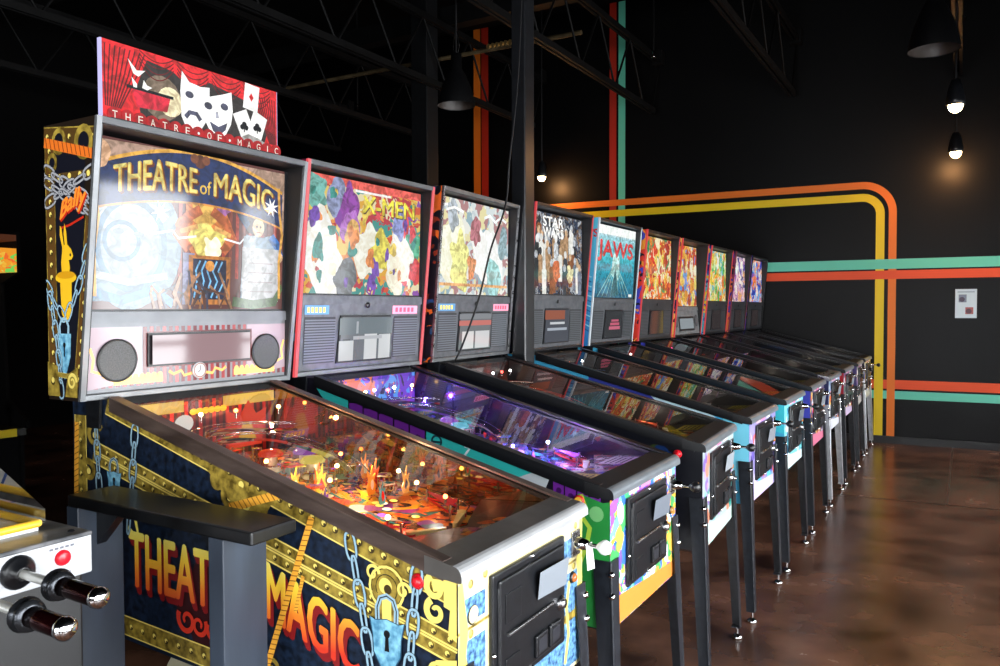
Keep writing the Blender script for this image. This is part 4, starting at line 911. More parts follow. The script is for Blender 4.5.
# tag hung on the plunger
b = MB(); b.hexa([(.045, .505, .79), (.047, .545, .785), (.0476, .545, .785), (.0456, .505, .79), (.038, .512, .85), (.038, .548, .85), (.0386, .548, .85), (.0386, .512, .85)], col((240, 240, 240))); b.build('hanging_card', t, OFF)

# ------------------------------------------------------------------ the other nine
def strips(P, r, cols, n, x0, x1, z0, z1, rad=.05):
    for i in range(n): P.blob((r.uniform(x0, x1), r.uniform(z0, z1)), r.uniform(.3, 1)*rad, col(r.choice(cols), .3), r, 10, 1, .5)
def front_collage(cols, seed, low=None):
    def f(P):
        r = random.Random(seed)
        for i in range(46):
            k = r.random(); y = r.uniform(.02, .11) if k < .33 else r.uniform(.455, .55) if k < .66 else r.uniform(.05, .52); z = r.uniform(.56, .88) if k < .66 else r.uniform(.55, .63)
            P.blob((y, z), r.uniform(.012, .034), col(r.choice(cols), .3), r, 9, 1.1, .5)
        if low: P.poly([(.0, .537), (.57, .537), (.57, .585), (.3, .60), (0, .625)], col(low, .35))
        P.rect(.14, .892, .22, .904, col((232, 180, 196))); P.rect(.24, .892, .32, .904, col((240, 120, 170))); P.rect(.36, .891, .44, .904, col((225, 228, 232)))
    return f
def xm_side(P):
    T, PU, PD, GN, YG = col((52, 196, 190), .35), col((112, 40, 150), .35), col((60, 18, 84), .35), col((40, 140, 62), .35), col((180, 214, 70), .35)
    P.poly([(-1.10, 1.17), (-.95, 1.135), (-.95, .70), (-.99, 1.0), (-1.03, 1.09)], T)
    for i in range(5):
        x = -.945+i*.064; z = 1.10-.2446*(x+.945)*.9; P.rect(x, z-.16, x+.058, z+.02, PU); P.circ((x+.03, z-.03), .018, PD, 12, 1.3); P.rect(x+.004, z-.16, x+.054, z-.10, PD)
    P.poly([(-.95, .95), (-.64, .88), (-.62, .60), (-.95, .62)], PU); P.blob((-.68, .97), .03, col((190, 30, 40)), random.Random(2)); P.blob((-.66, .99), .012, col((250, 60, 50)), random.Random(4))
    P.poly([(-.625, 1.07), (-.26, .985), (-.20, .93), (-.28, .92), (-.4, .93), (-.62, .70)], T); P.ring((-.585, 1.02), .018, .007, col((20, 60, 70))); P.rect(-.60, 1.015, -.57, 1.022, col((20, 60, 70))); P.stroke([(-.47, 1.03), (-.478, 1.012), (-.462, 1.008), (-.48, .985)], .008, col((235, 240, 245)))
    P.poly([(-.30, .935), (-.20, .975), (-.185, .95), (-.20, .915), (-.28, .90)], col((196, 204, 210), .3))
    for i in range(4): x = -.175+i*.038; P.rect(x, .86-.02*i, x+.034, .945-.0095*i*1.3, PU); P.circ((x+.018, .915-.012*i), .009, PD, 10)
    P.poly([(-.095, .915), (-.02, .895), (0, .90), (0, .54), (-.2, .54), (-.14, .70), (-.11, .78), (-.12, .85)], GN); P.stroke([(-.088, .912), (-.075, .88), (-.085, .85), (-.06, .82), (-.07, .77), (-.09, .72), (-.13, .62)], .014, YG)
    P.circ((-.04, .862), .022, col((120, 190, 120), .35)); P.poly([(-.15, .70), (-.08, .66), (-.09, .60), (-.16, .58)], col((230, 60, 40))); P.poly([(-.14, .70), (-.10, .69), (-.10, .65)], col((250, 210, 60))); P.blob((-.2, .62), .06, col((30, 90, 170)), random.Random(7))
def glass_text(*lines, extra=None):
    def f(P, wd, hg):
        if extra: extra(P, wd, hg)
        for st, a, z, c, y, m, sh in lines:
            if sh: P.text(st, a*wd+.004, z*hg-.004, c*wd+.004, y*hg-.004, sh, .09)
            P.text(st, a*wd, z*hg, c*wd, y*hg, m, .07)
    return f
def xm_extra(P, wd, hg):
    r = random.Random(9); P.rect(0, hg*.93, wd, hg, G((250, 96, 84), 1)); P.rect(.40*wd, hg*.905, .70*wd, hg*.925, G((255, 240, 240), 1))
    for c, rad, m in (((.35, .78), .06, (150, 70, 170)), ((.36, .60), .05, (190, 120, 210)), ((.38, .5), .05, (250, 190, 110)), ((.40, .30), .05, (246, 140, 60)), ((.14, .52), .085, (252, 246, 232)), ((.16, .28), .10, (255, 252, 244)), ((.52, .4), .085, (250, 244, 224)), ((.62, .4), .06, (250, 226, 90)), ((.92, .5), .05, (90, 190, 150)), ((.1, .85), .05, (120, 190, 180)), ((.24, .84), .05, (150, 160, 200)), ((.80, .38), .085, (255, 250, 240)), ((.32, .14), .06, (110, 116, 122)), ((.8, .7), .05, (150, 160, 220)), ((.76, .2), .06, (252, 238, 214)), ((.94, .25), .04, (220, 60, 60))):  # cream-white blobs paint in the wash of reflected windows
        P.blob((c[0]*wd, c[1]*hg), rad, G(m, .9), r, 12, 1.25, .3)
    for k in range(40): P.blob((r.uniform(.05, .95)*wd, r.uniform(.1, .88)*hg), r.uniform(.008, .026), G(r.choice(((250, 210, 90), (255, 150, 80), (120, 80, 180), (60, 150, 140), (230, 80, 90), (255, 244, 210))), .9), r, 9, r.uniform(.6, 2), .4)
def m3_extra(P, wd, hg):
    r = random.Random(12)
    for c, rad, m in (((.2, .5), .11, (250, 248, 220)), ((.3, .35), .09, (248, 236, 150)), ((.6, .45), .10, (255, 255, 255)), ((.75, .4), .09, (246, 250, 250)), ((.75, .2), .07, (170, 220, 220)), ((.5, .7), .05, (190, 120, 130)), ((.2, .85), .05, (190, 200, 210)), ((.45, .3), .04, (230, 150, 100)), ((.9, .6), .05, (150, 180, 190))): P.blob((c[0]*wd, c[1]*hg), rad, G(m, 1), r, 12, 1.4, .3)
    P.stroke([(.06*wd, .90*hg), (.14*wd, .93*hg), (.12*wd, .87*hg), (.22*wd, .91*hg), (.34*wd, .88*hg)], .012, G((255, 255, 255), 1.1)); P.stroke([(.62*wd, .86*hg), (.7*wd, .9*hg), (.78*wd, .84*hg), (.86*wd, .9*hg), (.95*wd, .86*hg)], .014, G((235, 245, 250), 1.1)); P.rect(.02, .10*hg, wd-.02, .13*hg, G((250, 180, 120), 1))
def sw_extra(P, wd, hg):
    r = random.Random(21)
    for i in range(34): # crowd of standing grey and white figures
        u, v = r.uniform(.05, .95)*wd, (.78-.017*i+r.uniform(-.04, .04))*hg; c = r.choice(((220, 226, 232), (60, 66, 76), (190, 150, 110), (120, 130, 150), (236, 236, 230), (150, 90, 50), (30, 34, 40))); 
        P.poly([(u-.022, v-.12), (u+.022, v-.12), (u+.028, v+.02), (u+.01, v+.035), (u-.01, v+.035), (u-.028, v+.02)], G(c, .9)); P.circ((u, v+.052), .018, G(r.choice(((230, 190, 150), (200, 206, 214), (40, 40, 46), (240, 240, 240))), .9), 12, 1.2)
    P.blob((.5*wd, .3*hg), .05, G((230, 120, 70), .9), r); P.blob((.75*wd, .28*hg), .045, G((250, 230, 180), 1), r)
def jaws_extra(P, wd, hg):
    for i in range(14): f = i/13; P.rect(0, hg*(i/14), wd, hg*((i+1)/14), G((int(22+190*max(0, f-.45)/.55), int(92+140*f**.8), int(122+118*f**.7)), 1))
    P.rect(0, hg*.88, wd, hg, G((240, 250, 250), 1.05)); P.blob((.5*wd, .46*hg), .07, G((200, 240, 236), 1), random.Random(3), 12, 1.3, .2)
    for k in range(9): P.stroke([(.5*wd, .5*hg), (wd*(.1+.1*k), .02*hg)], [.014, .004], G((150, 220, 216), .8))
    P.poly([(.40*wd, .04*hg), (.5*wd, .42*hg), (.60*wd, .04*hg)], G((40, 110, 122), .8)); P.rect(.86*wd, .03*hg, .94*wd, .07*hg, G((230, 240, 240), 1))
def glow_collage(cols, seed, n=26, rad=.06, e=1.0, text=None):
    def f(P, wd, hg):
        r = random.Random(seed)
        for i in range(n): P.blob((r.uniform(.06, .94)*wd, r.uniform(.06, .94)*hg), r.uniform(.35, 1)*rad, G(r.choice(cols), e), r, 11, 1.3, .4)
        for i in range(n//2): u, v = r.uniform(.1, .9)*wd, r.uniform(.1, .9)*hg; a = r.uniform(0, 6); P.stroke([(u, v), (u+.06*math.cos(a), v+.06*math.sin(a)), (u+.1*math.cos(a+.5), v+.1*math.sin(a+.5))], [.004, .018, .003], G(r.choice(cols), e))
        if text: text(P, wd, hg)
    return f
def scr(bg, *bars):
    def f(p, wd, hg):
        for a, z, c, y, m in bars: p.h += 5e-5; p.rect(.192+a*(wd-.384), .027+z*(hg-.094), .192+c*(wd-.384), .027+y*(hg-.094), glow(m, .7) if sum(m) > 200 else col(m, .05))
    return f
BSCR = lambda c, e=.35: glow(c, e, .05)
REDT = glow((250, 84, 92), .85, .4); RTRIM = glow((240, 62, 66), .7, .4)
pinkst = lambda: (col((240, 150, 172)), col((200, 60, 90))); bluest = lambda: (col((80, 130, 170)), col((230, 200, 80)))
DPF = lambda k, cols, s=14: art(k, cols, s, rough=.22)
XM = dict(side=col((20, 18, 30), .35), side_art=xm_side, front=DPF('x_front', ((60, 110, 190), (70, 170, 110), (240, 190, 70), (240, 140, 60), (120, 190, 220), (236, 236, 210), (150, 90, 180)), 14), front_art=front_collage(((60, 110, 200), (110, 80, 190), (240, 200, 80), (70, 160, 90), (245, 150, 70), (230, 235, 240)), 3, (222, 134, 56)),
    bbside=art('x_head', ((120, 30, 60), (40, 110, 130), (50, 20, 60), (20, 18, 26), (190, 50, 80)), 9), bb=(1.205, 1.94, -1.125, -1.05), div=1.475, rec=(.015, .045), trim=REDT, trimw=.014, frame=mottled('alu_frame', (96, 98, 100), (114, 116, 118), 10, .38, .6),
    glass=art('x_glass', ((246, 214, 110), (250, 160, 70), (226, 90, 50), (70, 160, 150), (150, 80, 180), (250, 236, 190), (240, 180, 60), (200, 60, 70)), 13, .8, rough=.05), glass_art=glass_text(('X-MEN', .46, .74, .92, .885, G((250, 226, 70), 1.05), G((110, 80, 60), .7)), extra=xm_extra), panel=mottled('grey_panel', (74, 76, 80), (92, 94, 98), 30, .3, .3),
    panel_parts=grille_panel(BSCR((150, 160, 165), .45), scr(0, (.0, .0, .26, .46, (235, 240, 240)), (.46, .0, .70, .62, (242, 246, 246)), (.74, .0, .97, .58, (235, 240, 240)), (.06, .46, .2, .5, (90, 100, 104)), (.25, .48, .8, .56, (206, 210, 214)), (.0, .6, 1, .98, (120, 136, 140)), (.3, .62, .34, .9, (190, 200, 204))), ((bluest(), .02, .14), (pinkst(), .50, .66))),  # tall white display bars are painted window reflections
    lock=mottled('black_lockbar', (16, 17, 19), (22, 23, 26), 20, .42), rail=BLACKM, knob=BLACKM, flipb=glow((250, 190, 50), .7), flipr=col((220, 60, 40)), seed=22, start=glow((255, 180, 60), .7), tagc=(100, 106, 116),
    pf=DPF('x_playfield', ((60, 30, 90), (150, 80, 190), (40, 60, 140), (200, 170, 220), (90, 40, 120), (30, 20, 50), (210, 90, 150), (40, 90, 120))), pal=((150, 80, 220), (80, 110, 240), (230, 120, 190), (240, 230, 250), (90, 200, 230), (230, 70, 70), (250, 190, 80)), ins=3, back=art('x_back', ((60, 50, 190), (120, 60, 220), (30, 20, 80), (250, 140, 60), (90, 170, 255)), 14, 1.0), blade=col((26, 18, 40), .15),
    nbulb=14, bulbs=[(.06, .95), (.2, .95), (.3, .94), (.42, .95), (.52, .93), (.64, .95), (.85, .95), (.2, .82), (.4, .8), (.1, .55), (.3, .5), (.5, .4), (.2, .3), (.8, .35)], bulbcol=((255, 60, 60), (200, 220, 255), (255, 200, 120), (140, 120, 255)), bulbe=30, lights=((.12, .90, 3.0, (90, 150, 255)), (.15, .3, 3.4, (226, 206, 255)), (.4, .92, 3.0, (255, 120, 90)), (.85, .88, 3.4, (110, 60, 255)), (.3, .72, 3.4, (140, 120, 255)), (.3, .5, 3.4, (240, 224, 255)), (.7, .35, 1.0, (170, 90, 255)), (.4, .25, .8, (220, 190, 255)), (.75, .28, .8, (235, 230, 255))), cards=((206, 196, 90), (236, 230, 234)), apron=art('x_apron', ((20, 20, 24), (16, 16, 20), (70, 60, 120), (190, 50, 70), (225, 225, 230), (24, 24, 30)), 22))
M3 = dict(side=col((12, 14, 22), .35), side_art=lambda P: (strips(P, random.Random(31), ((16, 40, 84), (20, 60, 70), (50, 60, 24), (24, 30, 90)), 16, -1.0, -.1, .65, 1.0, .06), [P.stroke([(-.42+.05*i, .92-.012*i), (-.41+.05*i, .86-.012*i), (-.39+.05*i, .90-.012*i)], .01, col((34, 66, 140))) for i in range(6)]),
    front=col((168, 184, 186), .35), front_art=front_collage(((60, 150, 140), (190, 150, 210), (130, 90, 180), (236, 230, 220), (230, 130, 100), (120, 190, 190)), 5, (186, 208, 200)), bbside=art('third_head', ((200, 90, 30), (30, 60, 90), (14, 14, 20), (16, 16, 22), (120, 40, 20)), 9), bb=(1.21, 1.955, -1.13, -1.065), div=1.485, rec=(.015, .045), trim=STEEL, frame=mottled('alu_frame', (96, 98, 100), (114, 116, 118), 10, .38, .6),
    glass=art('third_glass', ((210, 222, 226), (250, 250, 240), (246, 236, 180), (160, 190, 200), (190, 140, 140), (230, 240, 240)), 12, .85, rough=.06), glass_art=glass_text(extra=m3_extra), panel=mottled('grey_panel', (74, 76, 80), (92, 94, 98), 30, .3, .3), panel_parts=grille_panel(BSCR((150, 154, 158), .5), scr(0, (.1, .02, .45, .5, (250, 250, 250)), (.5, .02, .95, .5, (240, 242, 244)), (0, .66, 1, .8, (230, 130, 120)), (0, .84, 1, .98, (150, 154, 160))), ((bluest(), .02, .16), (pinkst(), .52, .68))),  # lower white display blocks paint in the reflected windows
    flipb=RED, flipr=RED, seed=33, pf=DPF('third_playfield', ((60, 26, 20), (150, 60, 40), (40, 50, 70), (120, 110, 90), (30, 24, 24), (200, 90, 50))), pal=((230, 90, 50), (250, 180, 80), (230, 230, 220), (80, 140, 160), (170, 50, 40)), back=art('third_back', ((90, 30, 20), (40, 20, 20), (150, 60, 30)), 12, .25), nbulb=6, bulbcol=((255, 240, 240), (255, 70, 60), (255, 250, 240)), bulbe=14, lights=((.5, .9, .7, (255, 120, 80)), (.3, .6, .8, (255, 180, 130)), (.2, .3, .3, (255, 240, 220)), (.8, .3, .3, (255, 240, 220))), cards=((40, 40, 44), (226, 220, 90)), knob=BLACKM, tagc=(140, 146, 152), lock=XM['lock'])
SW = dict(side=col((70, 170, 214), .35), side_art=lambda P: (P.poly([(-.8, 1.12), (-.35, 1.01), (-.25, .9), (-.8, .8)], col((50, 60, 150))), P.poly([(-.5, 1.04), (-.2, .97), (-.02, .8), (-.3, .86)], col((200, 230, 244))), P.poly([(-.12, .94), (0, .9), (0, .6), (-.12, .7)], col((120, 210, 236)))), front=col((150, 140, 196), .35), front_art=front_collage(((110, 90, 180), (90, 190, 220), (220, 90, 90), (210, 200, 230), (60, 60, 120)), 6, (206, 190, 240)), bbside=art('fourth_head', ((20, 30, 60), (14, 14, 20), (60, 70, 110)), 8), trim=RTRIM, div=1.50,
    glass=art('fourth_glass', ((22, 24, 30), (60, 66, 76), (120, 126, 136), (30, 34, 44), (150, 110, 70), (190, 196, 204), (70, 50, 40), (40, 60, 90)), 20, .8, rough=.06), glass_art=glass_text(('STAR', .26, .84, .62, .96, G((255, 255, 255), 1.1), None), ('WARS', .26, .71, .62, .83, G((255, 255, 255), 1.1), None), extra=sw_extra), panel=mottled('grey_panel', (74, 76, 80), (92, 94, 98), 30, .3, .3), panel_parts=grille_panel(BSCR((92, 98, 112), .45), scr(0, (0, .7, .8, .98, (170, 90, 60)), (.2, .55, .8, .62, (230, 235, 240)), (.1, .36, .9, .44, (190, 200, 214))), None, (66, 70, 74)), seed=44, pf=DPF('fourth_playfield', ((30, 30, 36), (90, 50, 40), (60, 66, 80), (24, 22, 24), (140, 100, 70))), pal=((220, 220, 226), (230, 110, 60), (90, 110, 160), (240, 200, 90)), back=col((20, 20, 24)), nbulb=3, bulbcol=((255, 255, 250), (255, 120, 60)), lights=((.5, .8, .6, (255, 190, 150)), (.2, .3, .25, (255, 240, 220)), (.8, .3, .25, (255, 240, 220))), cards=((220, 216, 60), (220, 216, 60)), knob=BLACKM, lock=XM['lock'], tagc=(120, 124, 132), flipb=WHITE, flipr=WHITE)
JW = dict(side=col((70, 176, 214), .35), side_art=lambda P: (P.poly([(-.8, 1.12), (-.3, 1.0), (-.2, .6), (-.8, .7)], col((20, 110, 160))), P.poly([(-.3, 1.0), (0, .9), (0, .75), (-.2, .8)], col((60, 200, 216)))), front=col((120, 206, 220), .35), front_art=front_collage(((60, 170, 200), (230, 240, 240), (40, 110, 150), (120, 220, 230)), 7, (220, 236, 236)), bbside=gradz('sea_blue_side', ((0, (40, 120, 190)), (1, (90, 200, 230))), 1.2, 2.0), bb_art=lambda P: (P.text('JAWS', -1.25, 1.86, -1.075, 1.92, col((214, 30, 40)), .08), [P.stroke([(-1.26, 1.3+.03*i), (-1.18, 1.32+.03*i), (-1.12, 1.3+.03*i)], .008, col((160, 226, 240) if i % 2 else (30, 90, 150))) for i in range(12)]), trim=col((190, 200, 206), .3), div=1.49, rec=(.01, .03),
    glass=glow((60, 150, 180), .9), glass_art=glass_text(('JAWS', .08, .52, .92, .80, G((226, 62, 66), 1), G((150, 40, 50), .8)), extra=jaws_extra), panel=mottled('grey_panel', (74, 76, 80), (92, 94, 98), 30, .3, .3), panel_parts=grille_panel(BSCR((50, 54, 60), .4), scr(0, (.25, .3, .85, .42, (230, 110, 140)), (.3, .46, .8, .56, (226, 100, 130)), (.35, .6, .75, .68, (220, 100, 130))), None, (66, 70, 74)), seed=55, pf=DPF('fifth_playfield', ((30, 80, 100), (40, 40, 44), (190, 200, 190), (220, 150, 50), (24, 26, 30))), pal=((240, 230, 220), (80, 190, 210), (230, 60, 60), (240, 170, 60)), back=col((20, 40, 50)), nbulb=2, bulbcol=((255, 250, 240),), lights=((.5, .7, .6, (200, 230, 255)), (.2, .3, .25, (255, 240, 220)), (.8, .3, .25, (255, 240, 220))), cards=((170, 176, 60), (190, 190, 60)), lock=XM['lock'], knob=BLACKM, tagc=(90, 96, 104))
def later(key, cols, side, front, low, seed, trim, pfc, **kw):
    d = dict(side=col(side, .35), front=col(front, .35), front_art=front_collage((cols[0], cols[1], cols[2], (220, 225, 230), side), seed, low), bbside=art(key+'_head', (cols[0], (16, 14, 24), side, cols[1], (20, 18, 30)), 9), trim=trim, div=1.49, glass=art(key+'_glass', cols, 12, .8, rough=.06), glass_art=glow_collage(cols, seed, 34, .05, .85), panel=mottled('dark_panel', (46, 48, 52), (60, 62, 66), 30, .3, .3), panel_parts=grille_panel(BSCR((60, 44, 46), .35), None, None, (56, 58, 62)), seed=seed, pf=DPF(key+'_pf', pfc), pal=pfc, back=col((24, 20, 24)), nbulb=2, bulbcol=((255, 250, 240), (255, 60, 160)), lights=((.5, .6, .4, pfc[0]), (.2, .3, .2, (255, 240, 220)), (.8, .3, .2, (255, 240, 220))), lock=XM['lock'], cards=((190, 196, 60), (190, 196, 60)))
    d.update(kw); return d
M6 = later('sixth', ((250, 150, 50), (230, 60, 40), (255, 214, 90), (250, 110, 40), (40, 150, 90), (255, 240, 200), (190, 50, 30)), (70, 74, 190), (70, 60, 100), (220, 120, 150), 66, RTRIM, ((220, 70, 40), (60, 190, 170), (30, 26, 30), (240, 220, 210)))
def hal_parts(o, P, wd, hg):
    b = MB(); p = Pan(b, P.o, P.u, P.v); p.h = .004; p.rect(.14, .03, wd-.14, hg-.07, BLACKM); p.h = .005; p.rect(.16, .045, wd-.16, hg-.085, BSCR((160, 170, 176), .7)); b.build('display', o)
    for cx in (.07, wd-.07):
        b = MB(); p = Pan(b, P.o, P.u, P.v); p.h = .003; p.circ((cx, .11), .05, BLACKP, 24); p.h = .004; p.circ((cx, .11), .044, col((70, 72, 76)), 24); b.build('speaker_grille', o)
M7 = later('seventh', ((250, 160, 60), (255, 220, 110), (230, 80, 40), (110, 160, 230), (255, 240, 210), (190, 80, 50), (250, 190, 80)), (40, 46, 90), (140, 160, 190), (226, 226, 236), 77, RTRIM, ((210, 40, 110), (40, 30, 60), (180, 180, 200), (30, 30, 34)), panel=mottled('pale_panel', (104, 106, 108), (130, 132, 134), 30, .3, .3), panel_parts=hal_parts, legs=mottled('chrome_leg', (200, 202, 206), (224, 226, 230), 20, .34, .85), lock=STEEL, rec=(.05, .10), div=1.44)
M8 = later('eighth', ((250, 220, 70), (90, 180, 80), (255, 250, 230), (240, 130, 50), (110, 200, 210), (230, 240, 160), (255, 200, 80)), (180, 30, 46), (90, 70, 110), (210, 190, 220), 88, RTRIM, ((40, 120, 220), (240, 230, 90), (30, 30, 60), (20, 20, 26)), bbside=art('eighth_head', ((40, 90, 190), (240, 220, 60), (80, 190, 210), (40, 40, 120)), 9))
M9 = later('ninth', ((220, 160, 190), (255, 240, 230), (120, 90, 190), (250, 180, 110), (60, 60, 140), (240, 210, 220)), (60, 50, 110), (120, 120, 130), (190, 190, 186), 99, col((120, 40, 60), .35), ((30, 60, 150), (220, 230, 240), (24, 24, 34), (200, 40, 40)), bbside=art('ninth_head', ((140, 40, 90), (60, 50, 160), (220, 120, 60), (30, 20, 60)), 9))
M10 = later('tenth', ((60, 110, 230), (40, 60, 180), (250, 160, 70), (130, 190, 250), (250, 230, 220), (240, 120, 50)), (40, 40, 60), (200, 176, 60), (190, 190, 176), 110, BLACKS, ((30, 40, 60), (120, 30, 26), (24, 24, 26), (80, 80, 80)), legs=mottled('chrome_leg', (200, 202, 206), (224, 226, 230), 20, .34, .85))
for y0, th, lod, yaw, lb in (
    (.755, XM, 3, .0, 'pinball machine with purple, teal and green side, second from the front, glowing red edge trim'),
    (1.592, M3, 2, .055, 'black pinball machine third from the front, between the red-trimmed one and the steel column'),
    (2.387, SW, 1, 0, 'pinball machine just past the steel column, white title over a crowd in its picture'),
    (3.197, JW, 1, 0, 'pinball machine with sea-blue picture and red title, blue side strip'),
    (4.032, M6, 1, 0, 'pinball machine with orange and green picture, next beyond the sea-blue one'),
    (4.827, M7, 1, 0, 'chrome-legged pinball machine with deeply sunken orange picture over a pale panel'),
    (5.654, M8, 0, 0, 'pinball machine with yellow and green picture and a red cabinet, third from the far wall'),
    (6.48, M9, 0, .03, 'pinball machine with pale pink and violet picture, second from the far wall'),
    (7.19, M10, 0, 0, 'last pinball machine of the row, blue and orange picture, against the far wall')):
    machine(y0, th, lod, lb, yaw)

# ------------------------------------------------------------------ drinks stand beside the first machine
t = tag(empty('drinks_stand', (-.68, -.132, 0), .0), 'narrow black wooden drinks stand with two plank legs beside the nearest machine', 'table')
BW = mottled('black_stained_wood', (9, 9, 10), (17, 18, 20), 9, .3, stretch=(1, 6, 1)); BL = mottled('blue_black_paint', (40, 47, 58), (52, 61, 74), 14, .42, stretch=(1, 1, .2))
b = MB(); b.box((-.30, -.06, .972), (.325, .06, 1.0), BW, .004); b.build('table_top', t)
for x in (-.262, .24):
    b = MB(); b.box((x-.045, -.058, .0), (x, .056, .972), BL, .002); b.build('leg', t)
    s = 1 if x < 0 else -1
    b = MB(); e = x if x < 0 else x-.045; b.prism([(e, .971), (e+s*.09, .971), (e+s*.085, .955), (e, .875)], 'y', -.012, .012, BLACKS); b.build('bracket', t)
b = MB(); b.box((-.262, .02, .25), (.195, .045, .33), BL); b.build('stretcher', t)

# ------------------------------------------------------------------ dome hockey table at the left edge
t = tag(empty('dome_hockey_table', (-1.1, -.70, 0)), 'white-fronted dome hockey game with steel rods and a red button', 'game table')
o = (1.1, .70, 0); WP = col((176, 178, 182), .35); xf = -.63
b = MB(); b.box((-1.55, -1.04, .12), (xf-.01, -.36, .925), BLACKP, .006); b.box((-1.55, -1.05, 0.0), (-1.45, -.35, .12), BLACKP); b.box((-.75, -1.05, 0), (-.65, -.35, .12), BLACKP); b.build('cabinet', t, o)
b = MB(); b.box((xf-.022, -1.06, .922), (xf, -.346, .998), WP, .004); p = Pan(b, (xf, -1.06, .922), (0, 1, 0), (0, 0, 1)); g = col((96, 98, 108))
p.h = .0012
for a, z, c in ((.630, .062, .68), (.636, .012, .672)):
    for k in range(5): p.rect(a+k*(c-a)/5, z, a+(k+.7)*(c-a)/5, z+.004, g)
b.build('front_panel', t, o)
b = MB(); b.box((-1.55, -1.06, .995), (xf+.002, -.346, 1.004), mottled('scuffed_grey_top', (60, 62, 66), (110, 110, 112), 20, .3), .003)
for y in (-.37, -.55, -.8): b.lathe((xf-.03, y, 1.004), (0, 0, 1), [(.007, 0), (.005, .003), (0, .004)], BLACKM, 10)
b.build('top_rim', t, o)
b = MB(); ICE = col((222, 224, 224), .2); b.box((-1.50, -1.02, 1.004), (-.72, -.40, 1.010), ICE); p = Pan(b, (-1.50, -1.02, 1.010), (1, 0, 0), (0, 1, 0)); Rr, Bb = col((200, 40, 50)), col((50, 90, 170))
p.rect(.385, 0, .395, .62, Rr); p.rect(.25, 0, .262, .62, Bb); p.rect(.52, 0, .532, .62, Bb); p.ring((.39, .31), .09, .006, Bb); p.ring((.66, .5), .07, .006, Rr); p.ring((.66, .12), .07, .006, Rr); p.circ((.66, .5), .03, Rr, 16)
b.build('rink', t, o)
b = MB(); YE = col((226, 178, 44), .4); A = [(-1.5, -1.02), (-.72, -1.02), (-.72, -.40), (-1.5, -.40)]
for i in range(4): q, r_ = A[i], A[(i+1) % 4]; b.tube([(q[0], q[1], 1.018), (r_[0], r_[1], 1.018)], .008, YE, 8)
b.build('rink_border', t, o)
b = MB(); B0 = [(x, y, 1.012) for x, y in [(-1.52, -1.035), (-.735, -1.035), (-.735, -.378), (-1.52, -.378)]]; B1 = [(-1.52, -1.035, 1.04), (-.735, -1.035, 1.04), (-.735, -.378, 1.04), (-1.52, -.378, 1.04)]; B2 = [(-1.42, -.93, 1.19), (-.83, -.93, 1.19), (-.83, -.475, 1.19), (-1.42, -.475, 1.19)]; B3 = [(-1.36, -.88, 1.21), (-.88, -.88, 1.21), (-.88, -.53, 1.21), (-1.36, -.53, 1.21)]
vs = B0+B1+B2+B3; b.add(vs, [(4*k+i, 4*k+(i+1) % 4, 4*k+4+(i+1) % 4, 4*k+4+i) for k in range(3) for i in range(4)]+[(12, 13, 14, 15)], glass('dome_acrylic', tint=(.93, .93, .92), boost=1.0, rough=.04, base=.10)); b.build('dome', t, o)
for x, y, c in ((-1.3, -.55, (40, 70, 160)), (-1.0, -.75, (200, 40, 50)), (-.86, -.5, (40, 70, 160)), (-1.12, -.5, (200, 40, 50))):
    b = MB(); b.lathe((x, y, 1.0105), (0, 0, 1), [(.012, 0), (.012, .004), (.006, .006), (.012, .03), (.014, .045), (.006, .055), (.009, .062), (.007, .075), (0, .078)], col(c), 12); b.box((x, y-.004, 1.011), (x+.035, y+.004, 1.017), col((160, 120, 70))); b.build('hockey_player', t, o)
b = MB(); b.lathe((xf, -.405, .966), (1, 0, 0), [(.015, 0), (.015, .002), (.0135, .003), (.0135, .006), (.010, .008), (0, .0085)], col((214, 22, 40), .3), 20); b.build('button', t, o)
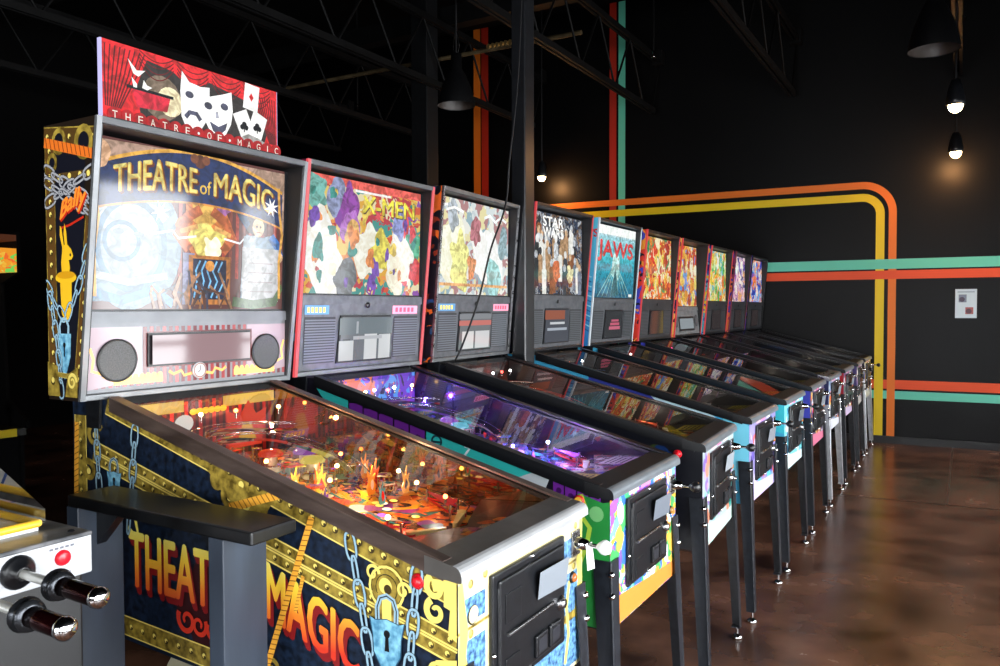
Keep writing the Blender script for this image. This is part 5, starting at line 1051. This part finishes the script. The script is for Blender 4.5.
for i, (y, g0, g1) in enumerate(((-.487, -.487, -.372), (-.587, -.398, -.296), (-.80, -.45, -.335), (-.92, -.47, -.355))):
    z = .962; b = MB(); b.cyl((xf-.02, y, z), (g0, y, z), .0085, None, col((214, 214, 208), .22, .5), 14); ro = b.build('rod', t, o)
    b = MB(); b.lathe((xf, y, z), (1, 0, 0), [(.031, 0), (.031, .004), (.026, .010), (.014, .014), (.014, .022), (.010, .022)], BLACKM, 22); b.build('bearing', ro)
    b = MB(); b.lathe((g0-.022, y, z), (1, 0, 0), [(.009, 0), (.027, .002), (.028, .006), (.022, .010), (.022, .014), (.026, .016), (.024, .022), (.016, .024)], col((52, 54, 58), .25, .8), 22); b.build('collar', ro)
    b = MB(); b.lathe((g0, y, z), (1, 0, 0), [(.0, 0), (.0155, 0), (.0165, .03), (.0165, g1-g0-.022), (.015, g1-g0-.016)], mottled('dark_chrome_grip', (34, 12, 15), (60, 18, 22), 20, .12, .9), 20); b.build('grip', ro)  # red tint in the dark chrome is a painted reflection
    b = MB(); b.lathe((g1-.018, y, z), (1, 0, 0), [(.0165, 0), (.0185, .003), (.018, .010), (.012, .017), (0, .019)], CHROME, 20); b.build('end_cap', ro)

# ------------------------------------------------------------------ things in the dark at the far left
t = tag(empty('arcade_cabinet', (-4.35, 1.03, 0)), 'upright arcade cabinet in the dark with a glowing orange and green screen', 'arcade game')
b = MB(); prof = [(.35, 0), (.35, .72), (.42, .74), (.42, .78), (.2, .9), (.16, 1.6), (.35, 1.66), (.35, 1.90), (-.35, 1.9), (-.35, 0)]
for y in (-.27, .25): b.prism(prof, 'y', y, y+.02, DARK)
b.box((-.33, -.25, .02), (.10, .25, 1.88), DARK); b.box((.10, -.25, .02), (.33, .25, .70), DARK); b.build('body', t)
b = MB(); b.box((.10, -.25, 1.665), (.345, .25, 1.805), art('far_screen', ((250, 160, 40), (250, 110, 40), (120, 220, 90), (240, 210, 90), (250, 190, 60)), 14, .9)); b.build('screen', t)
b = MB(); b.box((.10, -.25, 1.85), (.345, .25, 1.885), glow((120, 62, 30), .35)); b.build('marquee', t)
b = MB(); b.box((.1, -.25, .70), (.41, .25, .74), BLACKP); b.box((.405, -.25, .70), (.425, .19, .745), col((216, 190, 30), .4)); b.build('control_panel', t)
b = MB(); b.cyl((.32, .10, .74), (.32, .10, .82), .012, None, BLACKM, 10); b.ball((.32, .10, .85), .035, col((230, 206, 40), .4)); b.build('joystick', t)

t = tag(empty('carton', (-1.2, .34, 0)), 'cream carton with clipped corners on the floor under the nearest machine', 'box')
CT = col((206, 198, 168), .6); pr = [(-.075, 0), (.075, 0), (.075, .335), (.04, .385), (-.04, .385), (-.075, .335)]
b = MB(); b.prism(pr, 'y', -.06, .06, CT); b.build('carton_body', t)
b = MB(); b.box((-.068, -.0615, .06), (-.063, -.0602, .33), BLACKP); b.build('tape', t)
